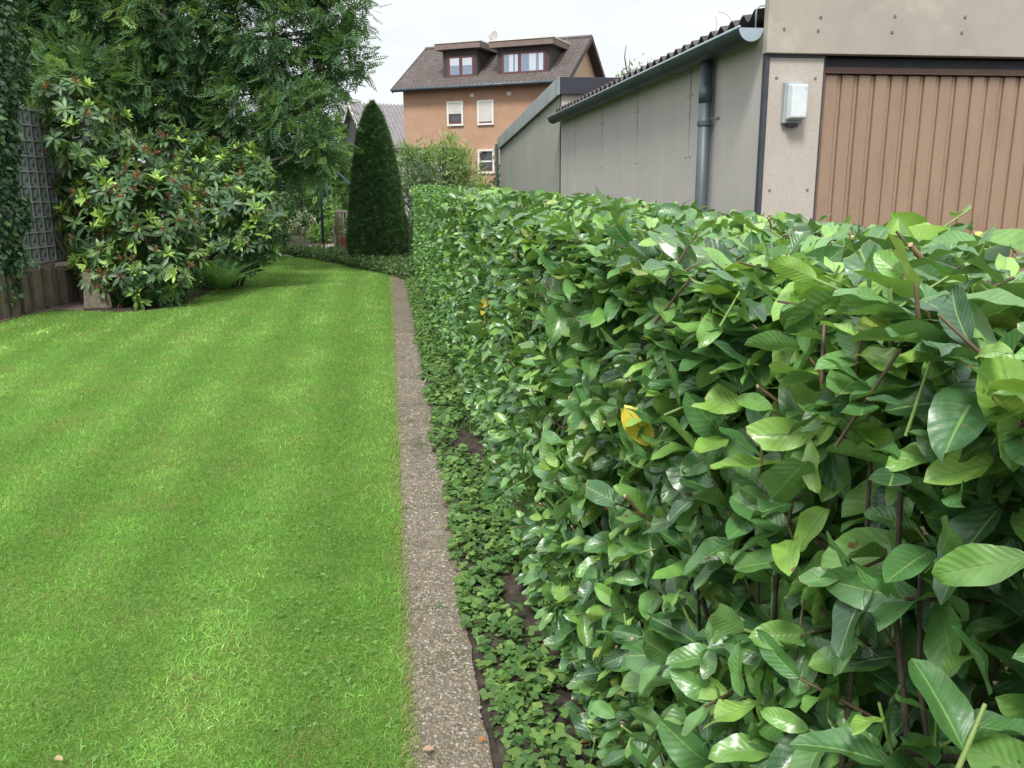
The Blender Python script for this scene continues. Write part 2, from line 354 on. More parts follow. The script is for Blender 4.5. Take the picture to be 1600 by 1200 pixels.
class MB:
    def __init__(s): s.v = []; s.f = []
    def add(s, vs_, fs):
        k = len(s.v); s.v += [tuple(map(float, q)) for q in vs_]; s.f += [tuple(i + k for i in f) for f in fs]; return s
    def box(s, a, b):
        x0, y0, z0 = a; x1, y1, z1 = b
        return s.add([(x0,y0,z0),(x1,y0,z0),(x1,y1,z0),(x0,y1,z0),(x0,y0,z1),(x1,y0,z1),(x1,y1,z1),(x0,y1,z1)],
                     [(0,3,2,1),(4,5,6,7),(0,1,5,4),(1,2,6,5),(2,3,7,6),(3,0,4,7)])
    def obox(s, o, ax, ay, az):
        """box from corner o along three edge vectors"""
        o, ax, ay, az = map(np.array, (o, ax, ay, az))
        vs_ = [o, o+ax, o+ax+ay, o+ay, o+az, o+ax+az, o+ax+ay+az, o+ay+az]
        return s.add(vs_, [(0,3,2,1),(4,5,6,7),(0,1,5,4),(1,2,6,5),(2,3,7,6),(3,0,4,7)])
    def tube(s, pts, rad, n=8, cap=True):
        pts = [np.array(p, float) for p in pts]
        if not hasattr(rad, '__len__'): rad = [rad] * len(pts)
        rings = []; ref = None
        for i, p in enumerate(pts):
            t = pts[min(i+1, len(pts)-1)] - pts[max(i-1, 0)]; t = t / (np.linalg.norm(t) + 1e-9)
            if ref is None: ref = np.array([1.0, 0, 0]) if abs(t[0]) < 0.8 else np.array([0, 1.0, 0])
            e1 = ref - t * np.dot(ref, t); e1 /= np.linalg.norm(e1); e2 = np.cross(t, e1); ref = e1
            rings.append([p + rad[i] * (math.cos(2*math.pi*k/n) * e1 + math.sin(2*math.pi*k/n) * e2) for k in range(n)])
        vs_ = [q for r in rings for q in r]
        fs = [(i*n+k, i*n+(k+1) % n, (i+1)*n+(k+1) % n, (i+1)*n+k) for i in range(len(pts)-1) for k in range(n)]
        if cap: fs += [tuple(range(n-1, -1, -1)), tuple((len(pts)-1)*n+k for k in range(n))]
        return s.add(vs_, fs)
    def lathe(s, c, prof, n=20):
        vs_ = [(c[0] + r*math.cos(2*math.pi*k/n), c[1] + r*math.sin(2*math.pi*k/n), c[2] + z) for r, z in prof for k in range(n)]
        fs = [(i*n+k, i*n+(k+1) % n, (i+1)*n+(k+1) % n, (i+1)*n+k) for i in range(len(prof)-1) for k in range(n)]
        return s.add(vs_, fs)
    def prism(s, poly, h):
        """poly: 3D points, extruded by vector h"""
        n = len(poly); h = np.array(h)
        a = [np.array(p, float) for p in poly]
        return s.add(a + [p + h for p in a], [tuple(range(n-1, -1, -1)), tuple(range(n, 2*n))] +
                     [(i, (i+1) % n, (i+1) % n + n, i + n) for i in range(n)])
    def build(s, name, mat, parent=None, smooth=False, bevel=0.0, kind=None, label=None, tint=None):
        me = bpy.data.meshes.new(name); me.from_pydata(s.v, [], s.f); me.update()
        if smooth: me.polygons.foreach_set('use_smooth', [True] * len(me.polygons))
        if tint is not None:
            a = me.attributes.new('tint', 'FLOAT_COLOR', 'POINT')
            c = np.ones((len(s.v), 4)); c[:, :3] = tint
            a.data.foreach_set('color', c.ravel())
        o = link(name, me, MT[mat] if isinstance(mat, str) else mat, parent, kind, label)
        if bevel:
            b = o.modifiers.new('bevel', 'BEVEL'); b.width = bevel; b.segments = 2; b.limit_method = 'ANGLE'
        return o

# ------------------------------------------------------------------ leaf templates and batches
class Tpl:
    def __init__(s, v, f, uv=None, brown=None):
        s.v = np.asarray(v, float); s.f = np.asarray(f, int)
        s.uv = np.zeros((len(s.v), 2)) if uv is None else np.asarray(uv, float)
        s.brown = np.zeros(len(s.v)) if brown is None else np.asarray(brown, float)

def leaf_tpl(nu, nv, width=0.42, prof='laurel', fold=0.18, curl=0.12, wave=0.0, cut=None, seed=0, side=0.0, petiole=0.06):
    r = np.random.default_rng(seed)
    v, uv, br = [], [], []
    jag = r.normal(0, 0.025, nu + 1)
    ph = r.uniform(0, 6.28, 3)
    for j in range(nv + 1):
        for i in range(nu + 1):
            u = -1 + 2 * i / nu; w = j / nv
            if cut is not None and nu > 3 and j == nv - 1: w = 0.975
            if cut is not None:
                c0, c1 = cut; lim = np.clip(c0 + c1 * u + jag[i], 0.15, 1.0); w = w * lim
            if prof == 'laurel': h = max(0.0, math.sin(math.pi * min(1, w ** 1.08)) ** 0.54)
            elif prof == 'rhodo': h = max(0.0, math.sin(math.pi * w ** 1.15) ** 0.8)
            elif prof == 'lance': h = max(0.0, math.sin(math.pi * w ** 0.75) ** 0.9)
            elif prof == 'ivy': h = max(0.0, (1 - w) ** 0.7 * min(1, w * 5 + 0.25) * (1 + 0.28 * math.cos(w * 13)))
            else: h = max(0.0, math.sin(math.pi * w) ** 0.6)
            if petiole and w < petiole: h = min(h, 0.07)
            h = max(h, 0.012)
            if nu > 3 and abs(u) == 1 and prof == 'laurel': h *= 1 + 0.012 * (1 if j % 2 else -1)
            x = u * h * width / 2
            z = fold * abs(x) - curl * w * w + side * u * w * 0.12
            z += wave * abs(u) * h * math.sin(w * 11 + ph[0] + (1.5 if u > 0 else 0))
            v.append((x + side * 0.18 * w * w, w, z)); uv.append(((u + 1) / 2, w))
            br.append((1.0 if nu > 3 else 0.12) if (cut is not None and j == nv and c0 < 0.97) else 0.0)
    f = [(j*(nu+1)+i, j*(nu+1)+i+1, (j+1)*(nu+1)+i+1, (j+1)*(nu+1)+i) for j in range(nv) for i in range(nu)]
    return Tpl(v, f, uv, br)

def merge_tpl(parts):
    v, f, uv, br = [], [], [], []; k = 0
    for t, A, o in parts:
        v.append(t.v @ np.asarray(A).T + np.asarray(o)); f.append(t.f + k); uv.append(t.uv); br.append(t.brown); k += len(t.v)
    return Tpl(np.vstack(v), np.vstack(f), np.vstack(uv), np.concatenate(br))

def mesh_np(name, V, Fq, UV=None, COLR=None, smooth=True):
    me = bpy.data.meshes.new(name)
    n, m = len(V), len(Fq)
    me.vertices.add(n); me.vertices.foreach_set('co', np.ascontiguousarray(V, np.float32).ravel())
    k = Fq.shape[1]
    me.loops.add(m * k); me.loops.foreach_set('vertex_index', np.ascontiguousarray(Fq, np.int32).ravel())
    me.polygons.add(m); me.polygons.foreach_set('loop_start', np.arange(0, m * k, k, dtype=np.int32))
    try: me.polygons.foreach_set('loop_total', np.full(m, k, dtype=np.int32))
    except Exception: pass
    if smooth: me.polygons.foreach_set('use_smooth', np.ones(m, dtype=bool))
    if UV is not None:
        l = me.uv_layers.new(name='UVMap'); l.data.foreach_set('uv', np.ascontiguousarray(UV[Fq.ravel()], np.float32).ravel())
    if COLR is not None:
        a = me.attributes.new('tint', 'FLOAT_COLOR', 'POINT')
        c = np.ones((n, 4), np.float32); c[:, :3] = COLR
        a.data.foreach_set('color', c.ravel())
    me.update(calc_edges=True); me.validate()
    return me

BROWN = np.array([0.30, 0.22, 0.09])
def batch(name, groups, mat, parent=None, kind=None, uv=False, smooth=True):
    """groups: list of (Tpl, A (k,3,3) columns = local axes, T (k,3), C (k,3)); one merged mesh"""
    Vs, Fs, Us, Cs = [], [], [], []; off = 0
    for t, A, T, C in groups:
        k = len(T)
        if k == 0: continue
        nvt = len(t.v)
        V = np.einsum('kij,nj->kni', A, t.v) + T[:, None, :]
        Vs.append(V.reshape(-1, 3))
        Fs.append((t.f[None] + (np.arange(k) * nvt)[:, None, None]).reshape(-1, t.f.shape[1]) + off)
        if uv: Us.append(np.tile(t.uv, (k, 1)))
        cc = np.repeat(C[:, None, :], nvt, 1); b = t.brown[None, :, None]
        Cs.append((cc * (1 - b) + BROWN * b).reshape(-1, 3)); off += k * nvt
    me = mesh_np(name, np.vstack(Vs), np.vstack(Fs), np.vstack(Us) if uv else None, np.vstack(Cs), smooth)
    return link(name, me, MT[mat], parent, kind)

def norm(a): return a / (np.linalg.norm(a, axis=-1, keepdims=True) + 1e-9)
def basis(D):
    ref = np.where(np.abs(D[:, 2:3]) < 0.9, np.array([[0, 0, 1.0]]), np.array([[1.0, 0, 0]]))
    e1 = norm(np.cross(D, ref)); return e1, np.cross(D, e1)
def frames(a, n, L, W=None):
    """length axis a, normal hint n -> A matrices; leaf local x=width y=length z=normal"""
    a = norm(a); n = norm(n - a * np.sum(n * a, 1, keepdims=True)); b = np.cross(a, n)
    L = np.asarray(L)[:, None]; W = L if W is None else np.asarray(W)[:, None]
    return np.stack([b * W, a * L, n * W], axis=2)

_T = {}
def vnoise(x, y, seed=0):
    if seed not in _T: _T[seed] = np.random.default_rng(900 + seed).random((256, 256))
    t = _T[seed]
    xi = np.floor(x).astype(int); yi = np.floor(y).astype(int); fx = x - xi; fy = y - yi
    fx = fx*fx*(3-2*fx); fy = fy*fy*(3-2*fy)
    g = lambda a, b: t[a % 256, b % 256]
    return (g(xi, yi)*(1-fx) + g(xi+1, yi)*fx)*(1-fy) + (g(xi, yi+1)*(1-fx) + g(xi+1, yi+1)*fx)*fy
def fbm(x, y, seed=0): return (vnoise(x, y, seed) + 0.5*vnoise(x*2.1+7, y*2.1+3, seed+1) + 0.25*vnoise(x*4.3+1, y*4.3+9, seed+2)) / 1.75

def inpoly(x, y, poly):
    c = np.zeros(len(x), bool); n = len(poly); j = n - 1
    for i in range(n):
        xi, yi = poly[i][:2]; xj, yj = poly[j][:2]
        h = ((yi > y) != (yj > y)) & (x < (xj - xi) * (y - yi) / (yj - yi + 1e-12) + xi)
        c ^= h; j = i
    return c

def project(Pw):
    v = Pw - EYE; z = v @ fw
    return 800 + F * (v @ CR) / z, 600 - F * (v @ CU) / z, z

def leaf_objects(name, tpls, A, T, C, ti, mat, parent, pal):
    """single large leaves as child objects that share mesh data (shape x palette colour)"""
    cache = {}; pal = np.asarray(pal); pl = world_loc(parent)
    ci = np.argmin(((C[:, None, :] - pal[None]) ** 2).sum(2), 1)
    for k in range(len(T)):
        key = (int(ti[k]), int(ci[k]))
        if key not in cache:
            t = tpls[key[0]]; b = t.brown[:, None]
            me = mesh_np(name, t.v, t.f, t.uv, pal[key[1]] * (1 - b) + BROWN * b)
            me.materials.append(MT[mat]); cache[key] = me
        o = bpy.data.objects.new(name, cache[key]); COL.objects.link(o); o.parent = parent
        m4 = Matrix.Identity(4)
        for i in range(3):
            for j in range(3): m4[i][j] = float(A[k][i][j])
            m4[i][3] = float(T[k][i] - pl[i])
        o.matrix_local = m4

# ================================================================== SETTING: ground, lawn, path, beds
MB().add([(-250, -150, 0), (250, -150, 0), (250, 400, 0), (-250, 400, 0)], [(0, 1, 2, 3)]).build('ground', 'soil', kind='structure')

def grid_sheet(name, x0, x1, y0, y1, nx, ny, zf, mat):
    X, Y = np.meshgrid(np.linspace(x0, x1, nx), np.linspace(y0, y1, ny))
    Z = zf(X, Y); V = np.stack([X, Y, Z], 2).reshape(-1, 3)
    i = np.arange(ny - 1)[:, None] * nx + np.arange(nx - 1)[None]
    Fq = np.stack([i, i + 1, i + 1 + nx, i + nx], 2).reshape(-1, 4)
    return link(name, mesh_np(name, V, Fq), MT[mat], kind='structure')
grid_sheet('planting_bed', 0.24, 1.6, -1.5, 18.2, 60, 640,
           lambda x, y: 0.004 + 0.035 * fbm(x * 9, y * 9, 3) + 0.02 * vnoise(x * 40, y * 40, 8) * (x > 0.26), 'soil')

# lawn outline: right edge is the path, left and far edge follow the beds
edge_px = [(618, 430), (585, 425), (560, 421), (530, 413), (505, 407), (480, 404), (455, 401), (441, 397),
           (425, 402), (408, 412), (385, 425), (360, 440), (330, 455), (300, 470), (270, 479), (240, 485), (205, 488),
           (180, 488), (150, 487), (120, 486), (90, 486), (60, 489), (30, 496), (0, 505)]
lawn_poly = [tuple(gp(*p)[:2]) for p in edge_px] + [(-4.9, 9.2), (-5.3, 6.0), (-5.8, 3.0), (-5.8, -2.0), (0.0, -2.0)]
lp = np.array(lawn_poly)
MB().add([(x, y, 0.006) for x, y in lawn_poly], [tuple(range(len(lawn_poly)))[::-1]]).build('lawn', 'thatch', kind='structure')

def blade_batch(n, y0, y1, xl, hgt, wid, seg, dens_cut=0.0):
    y = rng.uniform(y0, y1, n) if y1 < 12 else y0 + (y1 - y0) * rng.random(n) ** 1.25
    x = -xl(y) + (xl(y) + 0.02) * rng.random(n)
    k = inpoly(x - 0.012 + 0.05 * (fbm(y * 3, y * 0 + 2, 40) - 0.5) * (x > -0.2), y, lawn_poly)
    x, y = x[k], y[k]; n = len(x)
    patch = fbm(x * 2.3, y * 1.7, 5); fine = fbm(x * 7, y * 7, 12)
    mow = np.sin((x + 0.03 * y) * 2 * math.pi / 0.62 + 1.2 * vnoise(x * .9, y * .5, 31)) * 0.6 + 0.8 * (fbm(x * 2.4 + 5, y * .9, 33) - .5)
    bare = fbm(x * 4.2 + 20, y * 4.2, 52)
    keep = (rng.random(n) > np.clip((bare - 0.70) * 6, 0, 0.8)) & (rng.random(n) < np.clip((y - y0) / 1.6 + (1 if y0 < 2 else 0), 0, 1) * np.clip((y1 - y) / 1.6 + (1 if y1 > 20 else 0), 0, 1))
    x, y, patch, fine, mow = x[keep], y[keep], patch[keep], fine[keep], mow[keep]; n = len(x)
    bright = 0.88 + 0.28 * patch + 0.50 * (fine - 0.5) + 0.24 * mow  # mowing stripes: light off the leaning blades is painted into brightness and hue
    c0 = np.array([0.160, 0.335, 0.062]); c1 = np.array([0.285, 0.43, 0.130])
    f = np.clip((patch - 0.40) * 1.4 + 0.35 * mow + rng.normal(0, .25, n), 0, 1)[:, None]
    C = (c0 * (1 - f) + c1 * f) * bright[:, None] * (rng.uniform(.55, 1.3, n) + .7 * (rng.random(n) < .06))[:, None]
    dry = rng.random(n) < 0.05 + 0.30 * np.clip((fbm(x * 3.4, y * 3.4, 60) - 0.56) * 5, 0, 1) + 0.06 * (x > -0.12)
    C[dry] = np.array([0.30, 0.27, 0.12]) * rng.uniform(.6, 1.2, dry.sum())[:, None]
    az = rng.uniform(0, 2 * math.pi, n)
    lean = rng.uniform(0.2, 1.5, n)
    lay = 0.22 * mow
    D = np.stack([np.cos(az) * lean + 0.15 * lay, np.sin(az) * lean + lay, np.ones(n)], 1); D = norm(D)
    H = hgt * rng.uniform(0.5, 1.25, n) * (0.75 + 0.5 * fine) * np.where(rng.random(n) < .04, 1.6, 1.0)
    W = wid * rng.uniform(0.6, 1.3, n)
    s = norm(np.cross(D, np.stack([rng.normal(0, 1, n), rng.normal(0, 1, n), np.zeros(n)], 1)))
    base = np.stack([x, y, np.full(n, 0.004)], 1)
    if seg == 2:
        mid = base + D * (H * 0.55)[:, None]
        tip = base + D * H[:, None]; tip[:, 2] -= 0.28 * H * lean; tip[:, :2] += (D[:, :2] * (H * 0.35)[:, None])
        V = np.stack([base - s * W[:, None] / 2, base + s * W[:, None] / 2, mid + s * W[:, None] * .42, mid - s * W[:, None] * .42,
                      tip + s * W[:, None] * 0.06, tip - s * W[:, None] * 0.06], 1)
        Fq = np.array([[0, 1, 2], [0, 2, 3], [3, 2, 4]])
        Fq = (Fq[None] + (np.arange(n) * 6)[:, None, None]).reshape(-1, 3); nv = 6
    else:
        tip = base + D * H[:, None]
        V = np.stack([base - s * W[:, None] / 2, base + s * W[:, None] / 2, tip], 1)
        Fq = (np.array([[0, 1, 2]])[None] + (np.arange(n) * 3)[:, None, None]).reshape(-1, 3); nv = 3
    return V.reshape(-1, 3), Fq, np.repeat(C, nv, 0)
gparts = [blade_batch(230000, 1.2, 5.2, lambda y: 0.75 * y + 0.5, 0.026, 0.0020, 2),
          blade_batch(230000, 3.4, 10.4, lambda y: 0.72 * y + 0.5, 0.028, 0.0040, 1),
          blade_batch(190000, 8.6, 25.5, lambda y: np.minimum(0.66 * y + 0.5, 8.3), 0.030, 0.008, 1)]
# pale trimmed fringe lying over the edging
n_ = 5000; fy = 1.2 + 14 * rng.random(n_) ** 1.8; fx = rng.normal(-.004, .014, n_); fl = .014 + .022 * rng.random(n_); fa = rng.normal(0, 1.0, n_)
fb = np.stack([fx, fy, np.full(n_, .016)], 1); ft = fb + np.stack([np.cos(fa) * fl, np.sin(fa) * fl, rng.uniform(.0, .02, n_)], 1)
fs = norm(np.stack([-np.sin(fa), np.cos(fa), np.zeros(n_)], 1)) * (.0008 + .00016 * fy)[:, None]
fc = np.array([[.30,.31,.13],[.22,.32,.08],[.36,.33,.18]])[rng.choice(3, n_, p=[.4,.4,.2])] * rng.uniform(.7, 1.15, n_)[:, None]
gparts.append((np.stack([fb - fs, fb + fs, ft], 1).reshape(-1, 3), np.arange(3 * n_).reshape(-1, 3), np.repeat(fc, 3, 0)))
goff = np.cumsum([0] + [len(g[0]) for g in gparts])
grass = link('grass', mesh_np('grass', np.vstack([g[0] for g in gparts]), np.vstack([g[1] + o_ for g, o_ in zip(gparts, goff)]),
             None, np.vstack([g[2] for g in gparts]), smooth=False), MT['grass'], kind='stuff')
tag(grass, 'short bright green mown grass of the garden lawn', 'grass')

# clover and small weeds in the turf
def clover(n):
    y = 1.3 + 5.5 * rng.random(n) ** 1.4; x = -(.75 * y + .5) * rng.random(n); k = (fbm(x * 2.6 + 9, y * 2.6, 77) > .60) | (rng.random(n) < .06); x, y = x[k], y[k]; n = len(x)
    az = rng.uniform(0, 6.28, n); lf_ = leaf_tpl(2, 2, .9, 'round', .2, .1, petiole=0)
    c_, s_ = math.cos(1.9), math.sin(1.9)
    t3 = merge_tpl([(lf_, np.array([[math.cos(a), -math.sin(a), 0], [math.sin(a), math.cos(a), 0], [0, 0, 1]]), (0, 0, 0)) for a in (-2.1, 0, 2.1)])
    return t3, frames(np.stack([np.cos(az), np.sin(az), rng.normal(0, .2, n)], 1), np.stack([rng.normal(0, .25, n), rng.normal(0, .25, n), np.ones(n)], 1), rng.uniform(.006, .012, n)), \
        np.stack([x, y, rng.uniform(.014, .028, n)], 1), np.array([.15, .31, .085]) * rng.uniform(.75, 1.25, n)[:, None]
cv_ = batch('clover', [clover(2600)], 'foliage', kind='stuff'); tag(cv_, 'small clover and weed leaves scattered through the lawn', 'clover')

# concrete edging path made of cast slabs
path = thing('path', (0.12, 7, 0), None, None); path['kind'] = 'structure'
y = -1.2; k = 0
slab_rects = []
while y < 15.4:
    L_ = (1.02, 0.98, 1.05, 0.95)[k % 4]
    w = ([.22, .22, .208, .216, .24, .254] + [.25, .258, .246, .255] * 4)[k]; x0 = (0.0, 0.006, -0.004, 0.003)[k % 4]
    zt_ = 0.010 + 0.002 * ((k * 7) % 3)
    b = MB(); n = 10
    L_ = min(L_, 15.75 - y)
    # ragged top outline, extruded down
    pts = [(x0 + rng.normal(0, .004), y + L_ * i / n, zt_) for i in range(n + 1)] + \
          [(x0 + w + rng.normal(0, .005), y + L_ * i / n, zt_) for i in range(n, -1, -1)]
    pts[0] = (pts[0][0], y + .001, zt_); pts[-1] = (pts[-1][0], y + .001, zt_)
    b.prism(pts, (0, 0, -0.09)).build('slab', 'concrete', path)
    slab_rects.append((x0, x0 + w, y, y + L_, zt_))
    y += L_ + 0.002; k += 1
# exposed aggregate in the near slabs
ico_v = np.array([(0,0,1),(.894,0,.447),(.276,.851,.447),(-.724,.526,.447),(-.724,-.526,.447),(.276,-.851,.447)])
ico_f = [(0,1,2),(0,2,3),(0,3,4),(0,4,5),(0,5,1)]
ring = np.array([(.98*math.cos(a),.98*math.sin(a),-.25) for a in np.arange(5)*2*math.pi/5+.3])
pv = np.vstack([ico_v, ring]); pf = ico_f + [(1,6,7),(1,7,2),(2,7,8),(2,8,3),(3,8,9),(3,9,4),(4,9,10),(4,10,5),(5,10,6),(5,6,1)]
peb = Tpl(pv, pf)
def pebbles(n, y0, y1, r0, r1):
    py_ = rng.uniform(y0, y1, n); px_ = rng.uniform(0.0, 0.255, n); z = np.zeros(n); ok = np.zeros(n, bool)
    for a in slab_rects:
        q = (px_ > a[0] + .006) & (px_ < a[1] - .006) & (py_ > a[2]) & (py_ < a[3]); z[q] = a[4]; ok |= q
    moss = fbm(px_ * 9, py_ * 5, 71)
    ok &= rng.random(n) > np.clip((moss - 0.48) * 4, 0, .9)
    px_, py_, z = px_[ok], py_[ok], z[ok]; n = len(px_)
    r = rng.uniform(r0, r1, n) * rng.choice([.7, 1, 1, 1.5], n); a = rng.uniform(0, 6.28, n)
    c, s = np.cos(a), np.sin(a); o = np.zeros(n)
    A = np.stack([np.stack([c*r*1.25, s*r*1.25, o], 1), np.stack([-s*r*.8, c*r*.8, o], 1), np.stack([o, o, r*.45], 1)], 2)
    base = np.array([[.22,.19,.143],[.28,.243,.185],[.17,.148,.115],[.35,.31,.25],[.13,.122,.108],[.25,.20,.14],[.42,.39,.335]])
    C = base[rng.choice(7, n, p=[.25,.22,.18,.11,.1,.1,.04])] * rng.uniform(.75, 1.15, n)[:, None]
    return peb, A, np.stack([px_, py_, z - r*.1], 1), C
batch('aggregate', [pebbles(15000, 1.4, 4.5, .0032, .0058), pebbles(7000, 4.5, 9, .0045, .008)], 'pebble', path, kind='stuff')

# ------------------------------------------------------------------ ground cover between path and hedge
lf = leaf_tpl(2, 3, 0.95, 'round', 0.25, 0.18, petiole=0)
def rotz(a, tilt=0.0):
    c, s = math.cos(a), math.sin(a); ct, st = math.cos(tilt), math.sin(tilt)
    return np.array([[c, -s, 0], [s, c, 0], [0, 0, 1]]) @ np.array([[1, 0, 0], [0, ct, -st], [0, st, ct]])
trif = merge_tpl([(lf, rotz(a, 0.15), (0, 0, 0)) for a in (-1.35, 0.0, 1.35)])
def cover_leaves(n, y0, y1, L0, L1, edge, hmax):
    y = rng.uniform(y0, y1, n); x = 0.2 + rng.random(n) * 0.55
    den = fbm(x * 5, y * 2.2, 81); lo = edge(y)
    ok = (x > lo - .03 * rng.random(n)) & (den + 0.22 * (x < lo + .16) > 0.46)
    x, y, den = x[ok], y[ok], den[ok]; n = len(x)
    h = 0.03 + hmax * rng.random(n) * np.clip((x - edge(y)) * 9 + .25, .2, 1)
    az = rng.uniform(0, 6.28, n)
    a = np.stack([np.cos(az), np.sin(az), rng.normal(.15, .25, n)], 1)
    nr = np.stack([rng.normal(-.1, .28, n), rng.normal(-.1, .28, n), np.ones(n)], 1)
    L = rng.uniform(L0, L1, n)
    c = np.array([[.10,.20,.055],[.14,.255,.068],[.07,.15,.045],[.20,.31,.085]])[rng.choice(4, n, p=[.35,.3,.22,.13])] * rng.uniform(.75, 1.2, n)[:, None]
    return trif, frames(a, nr, L), np.stack([x, y, h], 1), c
gedge = lambda y: 0.265 - 0.10 * np.clip((fbm(y * 1.7, y * 0 + .5, 90) - .5) * 2.5, 0, 1)
gc = batch('ground_cover', [cover_leaves(4800, 1.3, 4.6, .014, .028, gedge, .075), cover_leaves(3800, 4.6, 9, .017, .03, gedge, .08),
                            cover_leaves(4200, 9, 16, .02, .035, gedge, .07)], 'foliage', kind='stuff')
tag(gc, 'low three-lobed green ground cover creeping along the foot of the hedge', 'ground cover')
# fine weedy grass among it further along the hedge
def weed_grass(n, y0, y1):
    y = rng.uniform(y0, y1, n); x = rng.uniform(.26, .55, n); ok = fbm(x * 4, y * 1.3, 97) > .46; x, y = x[ok], y[ok]; n = len(x)
    az = rng.uniform(0, 6.28, n); ln = rng.uniform(.3, 1.3, n)
    a = norm(np.stack([np.cos(az) * ln, np.sin(az) * ln, np.ones(n)], 1)); L = rng.uniform(.05, .13, n)
    c = np.array([.075, .16, .035]) * rng.uniform(.6, 1.35, n)[:, None]
    return leaf_tpl(1, 3, .07, 'lance', 0, .55, petiole=0), frames(a, np.stack([-a[:, 0]*.5, -a[:, 1]*.5, np.ones(n)], 1), L), np.stack([x, y, np.full(n, .01)], 1), c
def joint_weeds():
    xs, ys = [], []
    for a in slab_rects:
        if 1.5 < a[2] < 9:
            m = int(rng.integers(8, 26)); xs.append(a[0] + (a[1] - a[0]) * (rng.uniform(.1, .9) + rng.normal(0, .12, m))); ys.append(a[2] + rng.normal(0, .008, m))
    x, y = np.clip(np.concatenate(xs), .0, .24), np.concatenate(ys); n = len(x); az = rng.uniform(0, 6.28, n); ln = rng.uniform(.5, 1.8, n)
    a = norm(np.stack([np.cos(az) * ln, np.sin(az) * ln, np.ones(n)], 1))
    return leaf_tpl(1, 3, .12, 'lance', 0, .5, petiole=0), frames(a, np.stack([-a[:, 0]*.5, -a[:, 1]*.5, np.ones(n)], 1), rng.uniform(.015, .035, n)), np.stack([x, y, np.full(n, .010)], 1), np.array([.13, .24, .07]) * rng.uniform(.6, 1.3, n)[:, None]
wg = batch('weed_grass', [weed_grass(7000, 5.0, 12.5), joint_weeds()], 'grass', kind='stuff')
tag(wg, 'fine weed grass beside the path under the hedge and in its joints', 'grass')

# ================================================================== THE LAUREL HEDGE
HY0, HY1 = -0.75, 17.0
def h_top(y): return 1.388 + 0.0145 * y + 0.018 * (vnoise(y * 1.3, y * 0 + 3, 20) - .5) * 2
def h_front(y, z): return 0.455 + 0.035 * (vnoise(y * 1.1, z * 1.6, 22) - .5) * 2 + 0.05 * np.clip(0.35 - z, 0, .35)
HB = 1.27
hedge = thing('hedge', (0.86, 8, 0), 'long clipped cherry laurel hedge with glossy leaves between path and garages', 'hedge')

def mk_laurels(nu, nv, detail):
    ts = [leaf_tpl(nu, nv, .48, 'laurel', .45, .12, .03*detail, None, 1),
          leaf_tpl(nu, nv, .44, 'laurel', .30, .26, .04*detail, None, 2, side=.5),
          leaf_tpl(nu, nv, .52, 'laurel', .5, .08, .03*detail, None, 3, side=-.6),
          leaf_tpl(nu, nv, .43, 'laurel', .5, .28, .04*detail, None, 4),
          leaf_tpl(nu, nv, .44, 'laurel', .30, .08, .03*detail, (.82, .08), 5),
          leaf_tpl(nu, nv, .46, 'laurel', .22, .10, .04*detail, (.62, -.16), 6),
          leaf_tpl(nu, nv, .46, 'laurel', .30, .04, .03*detail, (.45, .13), 7)]
    return ts
LHI, LMID, LFAR = mk_laurels(6, 14, 1), mk_laurels(2, 5, 1), mk_laurels(2, 3, 0.0)
stem_t = None
def stem_template(n=5):
    v, f, br = [], [], []
    for j, (w, r) in enumerate(((0, 1.0), (.5, .9), (.99, .72), (1.0, .5))):
        for k in range(n):
            a = 2*math.pi*k/n; v.append((r*math.cos(a), w, r*math.sin(a))); br.append(0.9 if j == 3 else 0.0)
    for j in range(3):
        for k in range(n): f.append((j*n+k, (j+1)*n+k, (j+1)*n+(k+1) % n, j*n+(k+1) % n))
    c = len(v); v.append((0, 1.0, 0)); br.append(1.0)
    for k in range(n): f.append((3*n+k, c, c, 3*n+(k+1) % n))
    f = [q for q in f if len(set(q)) == 4]
    f += [(3*n, 3*n+1, 3*n+2, 3*n+3), (3*n, 3*n+3, 3*n+4, 3*n+4)][:1]
    return Tpl(v[:c], f, None, br[:c])
STEM = stem_template()

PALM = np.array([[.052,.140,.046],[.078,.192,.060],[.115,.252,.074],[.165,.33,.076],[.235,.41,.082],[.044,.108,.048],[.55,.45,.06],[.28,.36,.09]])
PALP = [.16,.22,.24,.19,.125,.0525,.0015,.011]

def shoots(kind, n, y0, y1, depth0, depth1):
    y = rng.uniform(y0, y1, n)
    if kind == 'front':
        z = 0.06 + rng.random(n) * (h_top(y) - 0.07); d = rng.uniform(depth0, depth1, n)
        T = np.stack([h_front(y, z) + d, y, z], 1); out = np.tile([-1.0, 0, 0], (n, 1)); w = (.75, .55, .5)
    elif kind == 'top':
        x = rng.uniform(.47, HB, n); d = rng.uniform(depth0, depth1, n)
        T = np.stack([x, y, h_top(y) - d], 1); out = np.tile([0, 0, 1.0], (n, 1)); w = (.3, .8, .55)
    elif kind == 'back':
        z = 0.1 + rng.random(n) * (h_top(y) - .1); T = np.stack([HB - rng.uniform(depth0, depth1, n), y, z], 1)
        out = np.tile([1.0, 0, 0], (n, 1)); w = (.75, .55, .5)
    else:
        x = rng.uniform(.47, HB, n); z = 0.06 + rng.random(n) * (h_top(y) - .07)
        T = np.stack([x, np.full(n, HY1 if kind == 'far' else HY0), z], 1)
        out = np.tile([0, 1.0 if kind == 'far' else -1.0, 0], (n, 1)); w = (.75, .55, .5)
    D = norm(out * w[0] + np.array([0, 0, 1.0]) * w[1] + rng.normal(0, w[2], (n, 3)))
    return T, D, out

